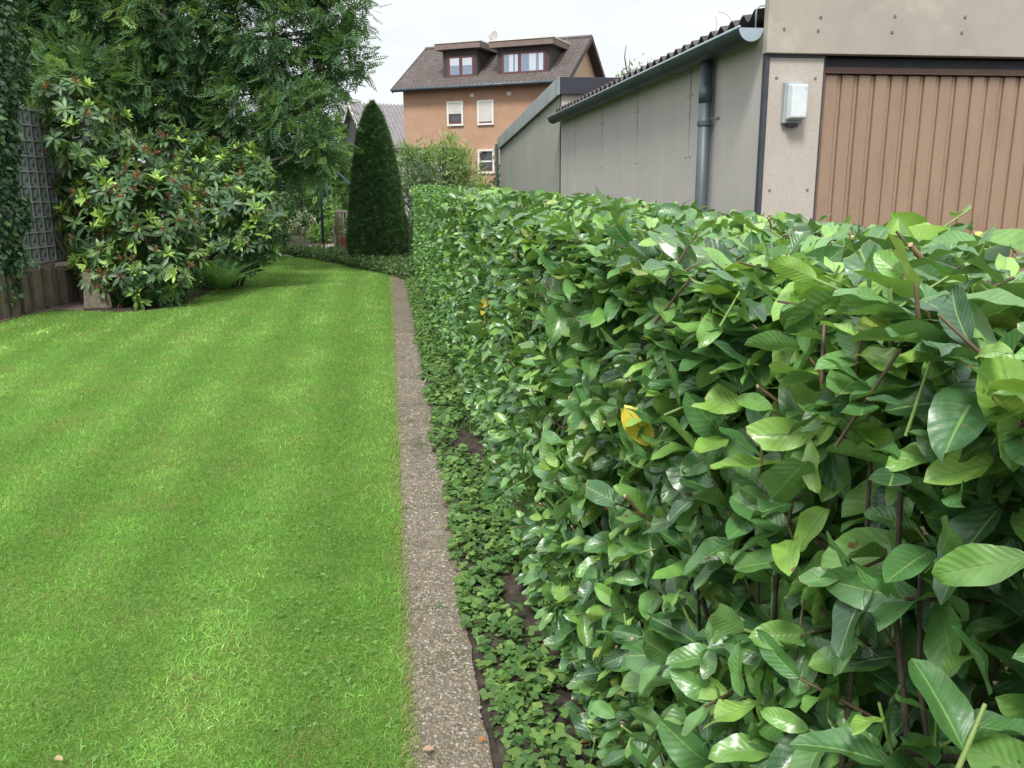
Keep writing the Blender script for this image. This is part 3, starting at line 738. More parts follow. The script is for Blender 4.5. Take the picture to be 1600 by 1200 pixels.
def shoot_leaves(T, D, out, nl, Lm, spacing, phi0=42):
    n = len(T); e1, e2 = basis(D); az0 = rng.uniform(0, 6.28, n)
    P_, A_, B_, L_, C_ = [], [], [], [], []
    shoot_c = rng.choice(8, n, p=PALP)
    for j in range(nl):
        az = az0 + j * 2.4 + rng.normal(0, .25, n)
        rad = np.cos(az)[:, None] * e1 + np.sin(az)[:, None] * e2
        phi = np.radians(np.clip(phi0 + 8 * j + rng.normal(0, 13, n), 10, 112))[:, None]
        a = D * np.cos(phi) + rad * np.sin(phi) + np.array([0, 0, -.12]) + out * .15
        flat = out[:, 2] > .5
        a[flat, 2] *= .45; a = norm(a)
        nr = D * 1.0 + out * .45 + np.array([0, 0, .55]) + rng.normal(0, .32, (n, 3))
        nr[flat, 2] += 1.0
        L = Lm * np.clip(.72 + .28 * (T[:, 1] - .1) / 1.2, .72, 1.0) * np.clip(rng.normal(1.0, .2, n), .5, 1.4) * (0.68 if j == 0 else .85 if j == 1 else 1.0)
        P_.append(T - D * (spacing * j + rng.uniform(0, .012, n)[:, None])); A_.append(a); B_.append(nr); L_.append(L)
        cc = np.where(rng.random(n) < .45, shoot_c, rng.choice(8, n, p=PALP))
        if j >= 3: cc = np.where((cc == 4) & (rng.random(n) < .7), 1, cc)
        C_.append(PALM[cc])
    P_, A_, B_, L_, C_ = np.vstack(P_), np.vstack(A_), np.vstack(B_), np.concatenate(L_), np.vstack(C_)
    # trimmed flush: leaves that would stick out of the clipped planes are cut or dropped
    tip = P_ + A_ * L_[:, None]
    fr = np.ones(len(P_)) * 1.5
    xf = h_front(P_[:, 1], P_[:, 2]) - .038
    q = tip[:, 0] < xf; fr[q] = np.minimum(fr[q], (P_[q, 0] - xf[q]) / (P_[q, 0] - tip[q, 0]))
    zt_ = h_top(P_[:, 1]) + .016
    q = tip[:, 2] > zt_; fr[q] = np.minimum(fr[q], (zt_[q] - P_[q, 2]) / (tip[q, 2] - P_[q, 2]))
    ti = rng.choice(4, len(P_), p=[.36, .26, .2, .18])
    ti[fr < .95] = 4; ti[fr < .75] = 5; ti[fr < .55] = 6
    rnd = rng.random(len(P_)); ti[(rnd < .06)] = 5; ti[(rnd > .95)] = 4
    ok = (fr > .33) & (P_[:, 2] > .02)
    return [v[ok] for v in (P_, A_, B_, L_, C_, ti)]

def gather(lst): return [np.concatenate([l[i] for l in lst]) for i in range(6)]
near, mid, far = [], [], []; near_sh = []
def seed(kind, n, y0, y1, d0, d1, dest, nl, Lm, sp, sh=None):
    s_ = shoots(kind, n, y0, y1, d0, d1); dest.append(shoot_leaves(*s_, nl, Lm, sp, 66 if kind == 'top' else 42))
    if sh is not None: sh.append(s_)
seed('front', 960, HY0, 2.4, .0, .10, near, 6, .100, .026, near_sh)
seed('front', 420, HY0, 2.4, .12, .36, near, 6, .108, .03)
seed('top', 640, HY0, 2.6, .0, .06, near, 6, .096, .024, near_sh)
seed('top', 260, HY0, 2.6, .07, .3, near, 6, .11, .03)
seed('front', 1650, 2.4, 6.5, .0, .09, mid, 6, .080, .023, near_sh)
seed('front', 700, 2.4, 6.5, .09, .32, mid, 6, .095, .03)
seed('top', 1000, 2.6, 6.5, .0, .06, mid, 6, .084, .023)
seed('top', 250, 2.6, 6.5, .07, .3, mid, 6, .105, .03)
seed('front', 3000, 6.5, HY1, .0, .09, far, 6, .075, .024)
seed('front', 900, 6.5, HY1, .10, .3, far, 5, .10, .03)
seed('top', 1700, 6.5, HY1, .0, .07, far, 6, .085, .024)
seed('front', 420, HY0, 2.6, .34, .74, far, 5, .12, .04)
seed('back', 700, HY0, HY1, .0, .2, far, 5, .13, .035)
seed('far', 160, HY1, HY1, 0, .1, far, 6, .10, .025); seed('near', 160, HY0, HY0, 0, .1, far, 6, .11, .025)

def to_groups(data, tpls):
    P_, A_, B_, L_, C_, ti = data; Am = frames(A_, B_, L_)
    Cc = C_ * rng.uniform(.82, 1.18, len(P_))[:, None]
    return [(tpls[k], Am[ti == k], P_[ti == k], Cc[ti == k]) for k in range(7)]
nd = gather(near)
# the largest leaves in view become single leaf objects
px_, py_, pz_ = project(nd[0] + nd[1] * nd[3][:, None] * .5)
xf = h_front(nd[0][:, 1], nd[0][:, 2]); surf = np.minimum(nd[0][:, 0] - xf, h_top(nd[0][:, 1]) - nd[0][:, 2])
inview = (pz_ > .2) & (px_ > -20) & (px_ < 1620) & (py_ > 200) & (py_ < 1220) & (surf < .07)
score = np.where(inview, nd[3] / np.maximum(pz_, .2), 0); order = np.argsort(-score)
big = order[:300]; rest = np.setdiff1d(np.arange(len(score)), big)
bd = [v[big] for v in nd]
leaf_objects('leaf', LHI, frames(bd[1], bd[2], bd[3]), bd[0], bd[4], bd[5], 'laurel', hedge, PALM)
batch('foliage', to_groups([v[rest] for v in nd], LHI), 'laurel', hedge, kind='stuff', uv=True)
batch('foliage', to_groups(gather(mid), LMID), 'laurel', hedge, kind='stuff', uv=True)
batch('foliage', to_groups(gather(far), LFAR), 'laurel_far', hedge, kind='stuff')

# shoots: green or brown twigs with pale pruned ends
Ts = np.vstack([s_[0] for s_ in near_sh]); Ds = np.vstack([s_[1] for s_ in near_sh]); n = len(Ts)
ln = rng.uniform(.06, .13, n); ext = np.where(rng.random(n) < .3, rng.uniform(.0, .035, n), -.01)
e1, e2 = basis(Ds)
r_ = rng.uniform(.0016, .0032, n)
As = np.stack([e1 * r_[:, None], Ds * (ln + ext)[:, None], e2 * r_[:, None]], 2)
gcol = np.array([[.15,.24,.06],[.20,.29,.08],[.105,.075,.045],[.14,.10,.06]])[rng.choice(4, n, p=[.3,.2,.3,.2])]
batch('twigs', [(STEM, As, Ts - Ds * ln[:, None], gcol)], 'stem', hedge, kind='stuff')

# brown branches inside, and stout pruned stubs on the surface
for i in range(110):
    yb = (HY0 + 3.6 * (i / 60)) if i < 60 else rng.uniform(2.8, 14)
    xb = rng.uniform(.56, .95); zb = 0.0; r0 = rng.uniform(.004, .0085)
    pts, rad = [], []; q = np.array([xb, yb, 0.0]); dirn = np.array([rng.normal(0, .12), rng.normal(0, .18), 1.0])
    top_ = rng.uniform(.7, .9) * float(h_top(np.array(yb)))
    while q[2] < top_ and len(pts) < 12:
        pts.append(q.copy()); rad.append(r0 * (1 - .6 * q[2] / top_))
        dirn = norm((dirn + np.array([rng.normal(-.05, .22), rng.normal(0, .25), .1]))[None])[0]; dirn[2] = abs(dirn[2])
        q = q + dirn * .15; q[0] = np.clip(q[0], .53, 1.15)
    if len(pts) > 2:
        MB().tube(pts, rad, 6).build('branch', 'bark', hedge, smooth=True, tint=np.array([.062,.047,.036]) * rng.uniform(.6, 1.4))
for i in range(90):
    yb = rng.uniform(.85, 3.6) if i < 70 else rng.uniform(3.6, 6)
    if i % 3 == 0:
        p = np.array([rng.uniform(.5, 1.1), yb, float(h_top(np.array(yb))) + rng.uniform(-.03, .02)]); d = norm(np.array([[rng.normal(0, .2), rng.normal(0, .2), 1.0]]))[0]
    else:
        z = rng.uniform(.3, 1.3); p = np.array([float(h_front(np.array(yb), np.array(z))) + rng.uniform(-.02, .03), yb, z])
        d = norm(np.array([[-.3 + rng.normal(0, .15), rng.normal(0, .25), .9]]))[0]
    L_ = rng.uniform(.07, .15); r = rng.uniform(.0024, .0042); br = rng.random() < .6
    mid_ = p - d * L_ * .5 + rng.normal(0, .006, 3)
    st = MB().tube([p - d * L_ + np.array([.09, 0, -.02]), mid_ + np.array([.02, 0, 0]), p], [r * 1.15, r, r * .9], 7, cap=False).build('pruned_stem', 'stem' if not br else 'bark', hedge, smooth=True,
        tint=(np.array([.15,.105,.06]) if br else np.array([.20,.30,.085])) * rng.uniform(.8, 1.3))
    MB().tube([p - d * .002, p + d * .003], [r * .93, r * .8], 7).build('cut_end', 'stem', st, tint=(.52, .40, .22))

# ================================================================== GARAGES
GX, GY, GY2, GY3 = 2.29, 5.03, 11.25, 17.4       # side wall plane, front plane, party joint, far end
gar = thing('garage', (3.8, 8, 0), 'grey panel-clad garage with wide brown ribbed door and corrugated roof', 'garage')
MB().box((GX + .02, GY + .12, 0), (5.4, GY2 - .01, 2.36)).build('core_wall', 'shadow_gap', gar)
seams = [GY + .0] + [float(xp(px, 250, GX)[1]) for px in (1075, 994, 940, 899)] + [GY2 - .02]
for a, b in zip(seams[:-1], seams[1:]):
    p = MB().box((GX, a + .010, 0.05), (GX + .016, b - .010, 2.42)).build('wall_panel', 'panel_side', gar, bevel=.002)
    for yy in (a + .05, b - .05):
        for zz in (1.75, 2.2):
            MB().tube([(GX - .004, yy, zz), (GX + .002, yy, zz)], .008, 8).build('rivet', 'rivet', p)
# front: pier, lintel, trims
pier = MB().box((GX - .005, GY - .012, 0.05), (2.645, GY + .004, 2.275)).build('pier_panel', 'panel_front', gar, bevel=.002)
for xx, zz in ((2.345, 2.16), (2.595, 2.16), (2.345, 1.50), (2.595, 1.50)):
    MB().tube([(xx, GY - .016, zz), (xx, GY - .010, zz)], .008, 8).build('rivet', 'rivet', pier)
lin = MB().box((GX - .03, GY - .045, 2.295), (5.6, GY + .02, 3.12)).build('lintel_panel', 'lintel', gar, bevel=.004)
for xx, zz in ((2.36, 2.43), (2.585, 2.50), (2.575, 2.425), (3.06, 2.515), (3.05, 2.425), (3.52, 2.52), (3.51, 2.43), (4.0, 2.52), (4.0, 2.43)):
    MB().tube([(xx, GY - .05, zz), (xx, GY - .042, zz)], .0085, 10).build('rivet', 'rivet', lin)
MB().box((GX - .022, GY - .02, 0.0), (GX + .006, GY + .022, 2.50)).build('corner_trim', 'trim', gar, bevel=.002)
MB().box((GX + .008, GY - .016, 2.277), (2.65, GY + .004, 2.293)).build('joint_trim', 'trim', gar)
MB().box((2.645, GY + .0, 0.0), (2.66, GY + .11, 2.29)).build('reveal', 'trim', gar)
MB().box((5.02, GY - .012, 0.0), (5.6, GY + .1, 2.275)).build('pier_panel', 'panel_front', gar, bevel=.002)
MB().box((2.66, GY + .075, 2.235), (5.02, GY + .11, 2.29)).build('door_header', 'trim', gar)
door = MB().box((2.66, GY + .075, 0.0), (5.02, GY + .10, 2.19)).build('garage_door', 'door_dark', gar)
MB().box((2.66, GY + .030, 2.195), (5.02, GY + .074, 2.233)).build('door_rail', 'door_dark', door, bevel=.003)
MB().box((2.662, GY + .035, 0.0), (2.69, GY + .074, 2.193)).build('door_jamb', 'door_dark', door, bevel=.003)
x = 2.694; i = 0
while x < 4.98:
    w = .0835
    # ribbed board: raised flat with rolled bevels towards a shallow groove strip
    yf = GY + .046 + .002 * ((i * 5) % 3)
    prof = [(x, GY + .0745), (x + .003, yf + .004), (x + .007, yf), (x + w - .007, yf), (x + w - .003, yf + .004), (x + w, GY + .0745)]
    MB().prism([(a, b, .02) for a, b in prof], (0, 0, 2.168)).build('board', 'door', door)
    MB().box((x + w + .003, GY + .060, .02), (x + w + .0235, GY + .0745, 2.185)).build('groove_strip', 'door', door)
    x += .1105; i += 1
# corrugated roof sheet falling towards the gutter
def corrugated(x0, z0, x1, z1, y0, y1, pitch, amp, step=8, thick=.008):
    ny = int((y1 - y0) / pitch * step)
    ys = np.linspace(y0, y1, ny); wv = amp * np.cos((ys - y0) * 2 * math.pi / pitch)
    v = []
    for dz in (0, -thick):
        for t in (0, .5, 1):
            for yy, ww in zip(ys, wv): v.append((x0 + (x1 - x0) * t, yy, z0 + (z1 - z0) * t + ww + dz))
    f = []
    for s_ in (0, 1):
        for r in range(2):
            for k in range(ny - 1):
                q = s_ * 3 * ny + r * ny + k; f.append((q, q + ny, q + ny + 1, q + 1) if s_ else (q, q + 1, q + ny + 1, q + ny))
    for k in range(ny - 1): f.append((k, 3 * ny + k, 3 * ny + k + 1, k + 1))
    return MB().add(v, f)
corrugated(GX - .085, 2.525, 5.4, 2.96, GY + .03, GY2 - .1, .177, .026).build('corrugated_roof', 'eternit', gar, smooth=True)
# half-round zinc gutter
gb = MB(); gc_x, gz, gr_ = GX - .105, 2.445, .075
def arc(r, a0=0, a1=math.pi, n=14): return [(gc_x - r * math.cos(a0 + (a1 - a0) * k / n), gz - r * math.sin(a0 + (a1 - a0) * k / n)) for k in range(n + 1)]
o_, i_ = arc(gr_), arc(gr_ - .004)[::-1]
gy0, gy1 = GY + .02, GY2 - .02
loop = o_ + i_
nn = len(loop)
gb.add([(a, yy, b) for yy in (gy0, gy1) for a, b in loop], [(k, nn + k, nn + (k + 1) % nn, (k + 1) % nn) for k in range(nn)])
MT['zinc_dark'] = mat_noise('dark zinc', (0.032, 0.045, 0.05), (0.065, 0.085, 0.092), 4, 0.5, 0.05, 8, c3=(0.03, 0.045, 0.042), scale2=5, metal=0.2)
gut = gb.build('gutter', 'zinc_dark', gar, smooth=False)
for yy in (gy0, gy1 - .004):
    MB().prism([(a, yy, b) for a, b in arc(gr_ + .002)], (0, .004, 0)).build('end_cap', 'zinc_light', gut)
MB().tube([(gc_x - gr_, gy0, gz + .004), (gc_x - gr_, gy1, gz + .004)], .009, 8).build('rolled_lip', 'zinc_light', gut, smooth=True)
for yy in np.linspace(gy0 + .55, gy1 - .3, 7):
    lo_ = arc(gr_ + .004); li_ = arc(gr_ + .001)[::-1]; lp_ = lo_ + li_
    MB().add([(a, y_, b) for y_ in (yy, yy + .025) for a, b in lp_],
             [(k, len(lp_) + k, len(lp_) + (k + 1) % len(lp_), (k + 1) % len(lp_)) for k in range(len(lp_))]).build('bracket', 'zinc_dark', gut)
MB().tube([(gc_x + .03, gy0 + .012, gz - .01), (gc_x + .03, gy0 + .012, gz + .10), (gc_x + .045, gy0 + .0, gz + .122), (GX + .02, gy0 - .015, gz + .127)], .0055, 8).build('wire_hook', 'lamp_base', gut, smooth=True)
# downpipe
dpx, dpy = GX - .06, float(xp(1098, 250, GX - .06)[1])
pipe = MB().tube([(dpx, dpy, 2.40), (dpx, dpy, 0.0)], .044, 18).build('downpipe', 'zinc', gar, smooth=True)
MB().tube([(dpx, dpy, 2.22), (dpx, dpy, 2.10)], [.0475, .0465], 18).build('sleeve', 'zinc', pipe, smooth=True)
zc = float(xp(1098, 190, dpx)[2])
MB().tube([(dpx, dpy, zc), (dpx, dpy, zc - .03)], .0505, 18).build('clamp', 'zinc', pipe, smooth=False)
MB().tube([(dpx + .02, dpy - .03, zc + .012), (GX + .01, dpy - .11, zc + .012)], .005, 6).build('clamp_pin', 'rivet', pipe)
MB().tube([(GX - .006, dpy - .115, zc + .012), (GX + .002, dpy - .115, zc + .012)], .012, 8).build('wall_plate', 'rivet', pipe)

# wall lamp
lamp = thing('wall_lamp', (2.49, GY - .02, 1.9), 'weathered white box lamp on the pier beside the brown door', 'lamp')
MB().box((2.388, GY - .050, 1.895), (2.512, GY - .013, 2.135)).build('base_plate', 'lamp_base', lamp, bevel=.006)
cv = MB(); 
cv.add([(2.400, GY - .052, 1.912), (2.516, GY - .052, 1.912), (2.516, GY - .052, 2.122), (2.400, GY - .052, 2.122),
        (2.409, GY - .108, 1.922), (2.508, GY - .108, 1.922), (2.508, GY - .108, 2.114), (2.409, GY - .108, 2.114)],
       [(0, 1, 2, 3), (4, 7, 6, 5), (0, 4, 5, 1), (1, 5, 6, 2), (2, 6, 7, 3), (3, 7, 4, 0)])
cv.build('cover', 'lamp_cover', lamp, bevel=.008)
MB().box((2.42, GY - .045, 1.875), (2.49, GY - .013, 1.894)).build('cable_gland', 'trim', lamp, bevel=.003)

# weeds growing on the corrugated roof
weed = thing('roof_weed', (2.3, 6.1, 2.5), 'dry wiry weed stalks sprouting from the corrugated garage roof', 'weed')
for k in range(7):
    y0 = 5.45 + .19 * k; q = np.array([2.26, y0, 2.49]); pts = [q.copy()]
    d = np.array([rng.normal(-.1, .2), rng.normal(.35, .5), 1.0])
    for j in range(6):
        d = norm((d + np.array([rng.normal(0, .1), rng.normal(.12, .25), -.32]))[None])[0]; q = q + d * .032; pts.append(q.copy())
    MB().tube(pts, .0014, 5).build('stalk', 'stem', weed, smooth=True, tint=(.24, .25, .16))

# second garage beyond
g2 = thing('garage', (3.6, 14, 0), 'mossy grey garage with dark sloping metal roof edge beyond the downpipe garage', 'garage')
zn, zf = 2.95, 2.56
MB().prism([(GX + .02, GY2 + .02, 0), (GX + .02, GY3, 0), (GX + .02, GY3, zf - .1), (GX + .02, GY2 + .02, zn - .1)], (3.2, 0, 0)).build('core_wall', 'shadow_gap', g2)
sm = [GY2 + .035] + [float(xp(px, 250, GX)[1]) for px in (843, 828, 808)] + [GY3]
for a, b in zip(sm[:-1], sm[1:]):
    za = zn + (zf - zn) * (a - GY2) / (GY3 - GY2) - .12; zb = zn + (zf - zn) * (b - GY2) / (GY3 - GY2) - .12
    MB().prism([(GX, a + .009, .05), (GX, b - .009, .05), (GX, b - .009, zb), (GX, a + .009, za)], (.016, 0, 0)).build('wall_panel', 'panel_far', g2)
MB().box((GX - .004, GY2 + .004, 0), (GX + .012, GY2 + .03, 2.75)).build('joint_trim', 'trim', g2)
MB().box((GX + .01, GY2 - .005, 2.3), (5.4, GY2 + .018, 2.80)).build('front_panel', 'panel_front', g2)
nf = 5
for k in range(nf):
    ya, yb = GY2 - .06 + (GY3 + .1 - GY2) * k / nf, GY2 - .06 + (GY3 + .1 - GY2) * (k + 1) / nf
    za, zb = zn + (zf - zn) * k / nf, zn + (zf - zn) * (k + 1) / nf
    MB().prism([(GX - .05, ya + .002, za - .22), (GX - .05, yb - .002, zb - .22), (GX - .05, yb - .002, zb), (GX - .05, ya + .002, za)], (.03, 0, 0)).build('side_fascia', 'fascia_metal', g2, bevel=.003)
MB().box((GX - .018, GY2 - .065, 2.74), (5.6, GY2 - .035, 2.95)).build('front_fascia', 'fascia_dark', g2, bevel=.003)
MB().prism([(GX - .02, GY2 - .03, zn - .02), (GX - .02, GY3 + .04, zf - .02), (GX - .02, GY3 + .04, zf - .06), (GX - .02, GY2 - .03, zn - .06)], (3.3, 0, 0)).build('flat_roof', 'trim', g2)
MB().tube([(GX - .06, GY3 + .03, 2.45), (GX - .06, GY3 + .03, 0)], .035, 12).build('green_downpipe', 'green_metal', g2, smooth=True)

# ================================================================== THE HOUSE
EL = dp(613, 140, 46.0)
dR = ray(888, 124.5); ER = EYE + dR * ((EL[2] - 1.5) / dR[2])
hd = (ER - EL); HLEN = float(np.linalg.norm(hd)); hd = hd / HLEN
hn = np.array([-hd[1], hd[0], 0.0])
if np.dot(hn, fw) < 0: hn = -hn
# ridge from the pixel of its left end: point on ray that also lies above the line EL + h*hn
def solve_ridge():
    best = None
    for h in np.linspace(2.0, 9, 141):
        p = EL + hn * h; d = ray(665, 78)
        # intersection with vertical plane through p parallel to the facade
        q = EYE + d * (np.dot(p - EYE, hn) / np.dot(d, hn)); e = abs(np.dot(q - EL, hd) - 0.0)
        if best is None or e < best[0]: best = (e, h, q[2] - EL[2])
    return best[1], best[2]
RH, RZ = solve_ridge()
print('HOUSE', EL, ER, HLEN, 'half depth', RH, 'rise', RZ)
def HP(s_, n_, z_): return EL + hd * s_ + hn * n_ + np.array([0, 0, z_ - EL[2]])
OV = 0.55                                    # eave overhang
ZE = float(EL[2])
house = thing('house', HP(HLEN / 2, OV + RH / 2, 0), 'orange rendered house with brown tiled roof and two dormers', 'house')
s0 = float(np.dot(plane_hit(631, 180, HP(0, OV, 0), hn) - EL, hd)); s1 = HLEN - .45
nb = 2 * RH - OV
wall = MB().prism([HP(s0, OV, 0), HP(s1, OV, 0), HP(s1, OV, ZE + .12), HP(s0, OV, ZE + .12)], hn * (nb - OV)).build('wall', 'stucco', house)
slope = RZ / RH
for sA in (s0, s1 - .02):
    MB().prism([HP(sA, OV + .01, ZE + .12), HP(sA, nb - .01, ZE + .12), HP(sA, RH, ZE + RZ - .12)], hd * .02).build('gable_wall', 'stucco_gable', house)
MB().prism([HP(s1 + .012, OV + .012, 3), HP(s1 + .012, nb - .012, 3), HP(s1 + .012, nb - .012, ZE + .13), HP(s1 + .012, OV + .012, ZE + .13)], hd * .02).build('side_render', 'stucco_gable', house)
# tiled roof: stepped courses with rolled tiles, as one relief mesh per slope
def tiled(sign):
    rows, ncol = 22, int(HLEN / .24); st = 4
    ss = np.linspace(0, HLEN, ncol * st + 1); wv = .035 * np.maximum(0, np.cos(np.arange(ncol * st + 1) * 2 * math.pi / st))
    v, f = [], []; nsx = len(ss)
    for r in range(rows):
        for e, lift in ((0, .055), (1, .0)):
            t = (r + e) / rows
            n_ = t * RH if sign > 0 else 2 * RH - t * RH
            for s_, w_ in zip(ss, wv): v.append(HP(s_, n_, ZE + t * RZ + lift + w_))
    for r in range(2 * rows - 1):
        for k in range(nsx - 1): f.append((r * nsx + k, r * nsx + k + 1, (r + 1) * nsx + k + 1, (r + 1) * nsx + k))
    return MB().add(v, f)
rf = tiled(1).build('roof', 'tile', house)
MB().prism([HP(0, 0, ZE - .03), HP(0, RH, ZE + RZ - .03), HP(0, RH, ZE + RZ - .15), HP(0, .0, ZE - .15)], hd * HLEN).build('roof_deck', 'slate_wood', house)
MB().prism([HP(0, 2 * RH, ZE - .03), HP(0, RH + .01, ZE + RZ - .03), HP(0, RH + .01, ZE + RZ - .15), HP(0, 2 * RH, ZE - .15)], hd * HLEN).build('roof_deck', 'slate_wood', house)
tiled(-1).build('roof', 'tile', house)
MB().tube([HP(0, RH, ZE + RZ + .06), HP(HLEN, RH, ZE + RZ + .06)], .10, 8).build('ridge_cap', 'tile', rf)
for sA in (-.03, HLEN):
    for sg in (0, 1):
        a = HP(sA, 0 if not sg else 2 * RH, ZE); b = HP(sA, RH, ZE + RZ)
        MB().prism([a + [0, 0, -.2], b + [0, 0, -.2], b + [0, 0, .09], a + [0, 0, .09]], hd * .05).build('verge_board', 'slate_wood', house)
MB().tube([HP(-.05, -.06, ZE - .04), HP(HLEN + .05, -.06, ZE - .04)], .085, 10).build('eave_gutter', 'zinc', house, smooth=True)

def fac(px, py, n_): 
    q = plane_hit(px, py, HP(0, n_, 0), hn); return float(np.dot(q - EL, hd)), float(q[2])
def wbox(sA, sB, zA, zB, nA, nB): return MB().prism([HP(sA, nA, zA), HP(sB, nA, zA), HP(sB, nA, zB), HP(sA, nA, zB)], hn * (nB - nA))
Z4 = lambda q: (610 + q[0] / 7.5, 120 + q[1] / 7.5)
for ptl, pbr, shut in (((667, 291), (862, 573), .52), ((1022, 277), (1218, 562), .93), ((1030, 853), (1225, 1130), 0.0), ((672, 868), (866, 1142), 0.0)):
    (a, zt_), (b, zb) = fac(*Z4(ptl), OV), fac(*Z4(pbr), OV)
    win = wbox(a + .1, b - .1, zb + .1, zt_ - .1, OV - .02, OV - .01).build('window', 'pane_dark', house)
    t = .10
    for q in ((a, b, zt_ - t, zt_), (a, b, zb, zb + t), (a, a + t, zb + t, zt_ - t), (b - t, b, zb + t, zt_ - t)):
        wbox(*q, OV - .10, OV - .002).build('surround', 'white_trim', win)
    t2 = t + .07
    for q in ((a + t, b - t, zb + t, zb + t2 + .05), (a + t, a + t2, zb + t2 + .05, zt_ - t), (b - t2, b - t, zb + t2 + .05, zt_ - t)):
        wbox(*q, OV - .05, OV - .021).build('frame', 'redwood', win)
    if shut:
        zs = zt_ - t - (zt_ - zb - 2 * t) * shut
        nsl = max(3, int((zt_ - t - zs) / .12)); hh = (zt_ - t - zs) / nsl
        for k in range(nsl): wbox(a + t, b - t, zs + k * hh + .006, zs + (k + 1) * hh, OV - .075, OV - .055).build('blind_slat', 'blind', win)
    else:
        zm = (zt_ + zb) / 2; wbox(a + t2, b - t2, zm - .04, zm + .04, OV - .05, OV - .021).build('crossbar', 'white_trim', win)
for q in ((738, 149), (796, 146.5)):
    s_, z_ = fac(*q, OV); wbox(s_ - .12, s_ + .12, z_ - .09, z_ + .09, OV - .06, OV - .003).build('vent', 'white_trim', house)
# dormers
Z5 = lambda q: (680 + q[0] / 6.154, 55 + q[1] / 6.154)
roofn = np.cross(hd, hn * RH + np.array([0, 0, RZ])); 
for fl, fr_, top_l, slab, panes in (((78, 412), (405, 398), (78, 150), (28, 100, 1), ((145, 235, 226, 388), (265, 358, 221, 382))),
                                    ((597, 385), (1095, 355), (597, 128), (555, 75, 1), ((665, 800, 190, 360), (830, 1045, 181, 350)))):
    base = plane_hit(*Z5(fl), EL, roofn); nD = float(np.dot(base - EL, hn))
    a, zb = fac(*Z5(fl), nD); b, _ = fac(*Z5(fr_), nD); _, zt_ = fac(*Z5(top_l), nD)
    nBk = (zt_ - ZE) / slope
    dm = MB().prism([HP(a, nD, zb - .1), HP(a, nBk, zt_), HP(a, nD, zt_)], hd * (b - a)).build('dormer', 'slate_wood', house)
    o1 = .32
    MB().prism([HP(a - o1, nD - .35, zt_), HP(a - o1, nBk + .4, zt_ + .06), HP(a - o1, nBk + .4, zt_ + .36), HP(a - o1, nD - .35, zt_ + .30)], hd * (b - a + 2 * o1)).build('dormer_roof', 'dormer_edge', dm)
    MB().prism([HP(a - o1 - .03, nD - .39, zt_ + .302), HP(a - o1 - .03, nBk + .4, zt_ + .362), HP(a - o1 - .03, nBk + .4, zt_ + .41), HP(a - o1 - .03, nD - .39, zt_ + .36)], hd * (b - a + 2 * o1 + .06)).build('roof_edge', 'white_trim', dm)
    k = 0; s_ = a
    nbd = int(round((b - a) / .17))
    for k in range(nbd):
        sa = a + (b - a) * k / nbd; wbox(sa + .012, sa + (b - a) / nbd - .012, zb, zt_ - .005, nD - .035, nD - .003).build('board', 'slate_wood', dm)
    nsd = int((nBk - nD) / .18)
    for k in range(nsd):
        na, nb_ = nD + (nBk - nD) * k / nsd + .012, nD + (nBk - nD) * (k + 1) / nsd - .012
        za_, zb_ = ZE + na * slope + .02, ZE + nb_ * slope + .02
        if zb_ < zt_ - .02: MB().prism([HP(b + .003, na, za_), HP(b + .003, nb_, zb_), HP(b + .003, nb_, zt_ - .01), HP(b + .003, na, zt_ - .01)], hd * .025).build('board', 'slate_wood', dm)
    wa, wz1 = fac(*Z5((panes[0][0], panes[0][2])), nD); wb, _ = fac(*Z5((panes[1][1], panes[1][2])), nD); _, wz0 = fac(*Z5((panes[0][0], panes[0][3])), nD)
    win = wbox(wa - .12, wb + .12, wz0 - .14, wz1 + .1, nD - .06, nD - .037).build('window', 'redwood', dm)
    for pn in panes:
        pa, pz1 = fac(*Z5((pn[0], pn[2])), nD); pb, _ = fac(*Z5((pn[1], pn[2])), nD); _, pz0 = fac(*Z5((pn[0], pn[3])), nD)
        wbox(pa, pb, pz0, pz1, nD - .068, nD - .061).build('pane', 'pane_blue', win)
        if slab[0] > 100:
            for c0, c1 in ((.36, .66), (.80, .98)): wbox(pa + (pb - pa) * c0, pa + (pb - pa) * c1, pz0 + .02, pz1 - .02, nD - .076, nD - .069).build('curtain', 'curtain', win)
        else:
            wbox(pa + .01, pb - .01, pz0 + (pz1 - pz0) * .55, pz1 - .01, nD - .076, nD - .069).build('blind', 'curtain', win)
# satellite dish on the ridge
dsp = dp(772, 58, float(np.dot(HP(0, RH, 0) - EYE, fw)) - .2)
dish = thing('satellite_dish', dsp + [0, 0, -.6], 'pale satellite dish on a mast above the tiled roof ridge', 'satellite dish')
dsh = MB(); nr, na = 4, 18; v = []; dirn = norm((np.array([-.75, -.6, .25]))[None])[0]; de1 = norm(np.cross(dirn, [0, 0, 1.0])[None])[0]; de2 = np.cross(de1, dirn)
for r in range(nr + 1):
    for k in range(na):
        rr = .34 * r / nr; v.append(dsp + de1 * rr * math.cos(k * 2 * math.pi / na) + de2 * rr * 1.08 * math.sin(k * 2 * math.pi / na) + dirn * (.5 * rr * rr))
dsh.add(v, [(r * na + k, r * na + (k + 1) % na, (r + 1) * na + (k + 1) % na, (r + 1) * na + k) for r in range(nr) for k in range(na)]).build('reflector', 'dish', dish, smooth=True)
MB().tube([dsp - dirn * .05, dsp - dirn * .12 + [0, 0, -.1], dsp - dirn * .12 + [0, 0, -1.3]], .03, 8).build('mast', 'zinc', dish)
MB().tube([dsp - de2 * .3, dsp + dirn * .45 - de2 * .1], .015, 6).build('feed_arm', 'zinc', dish)
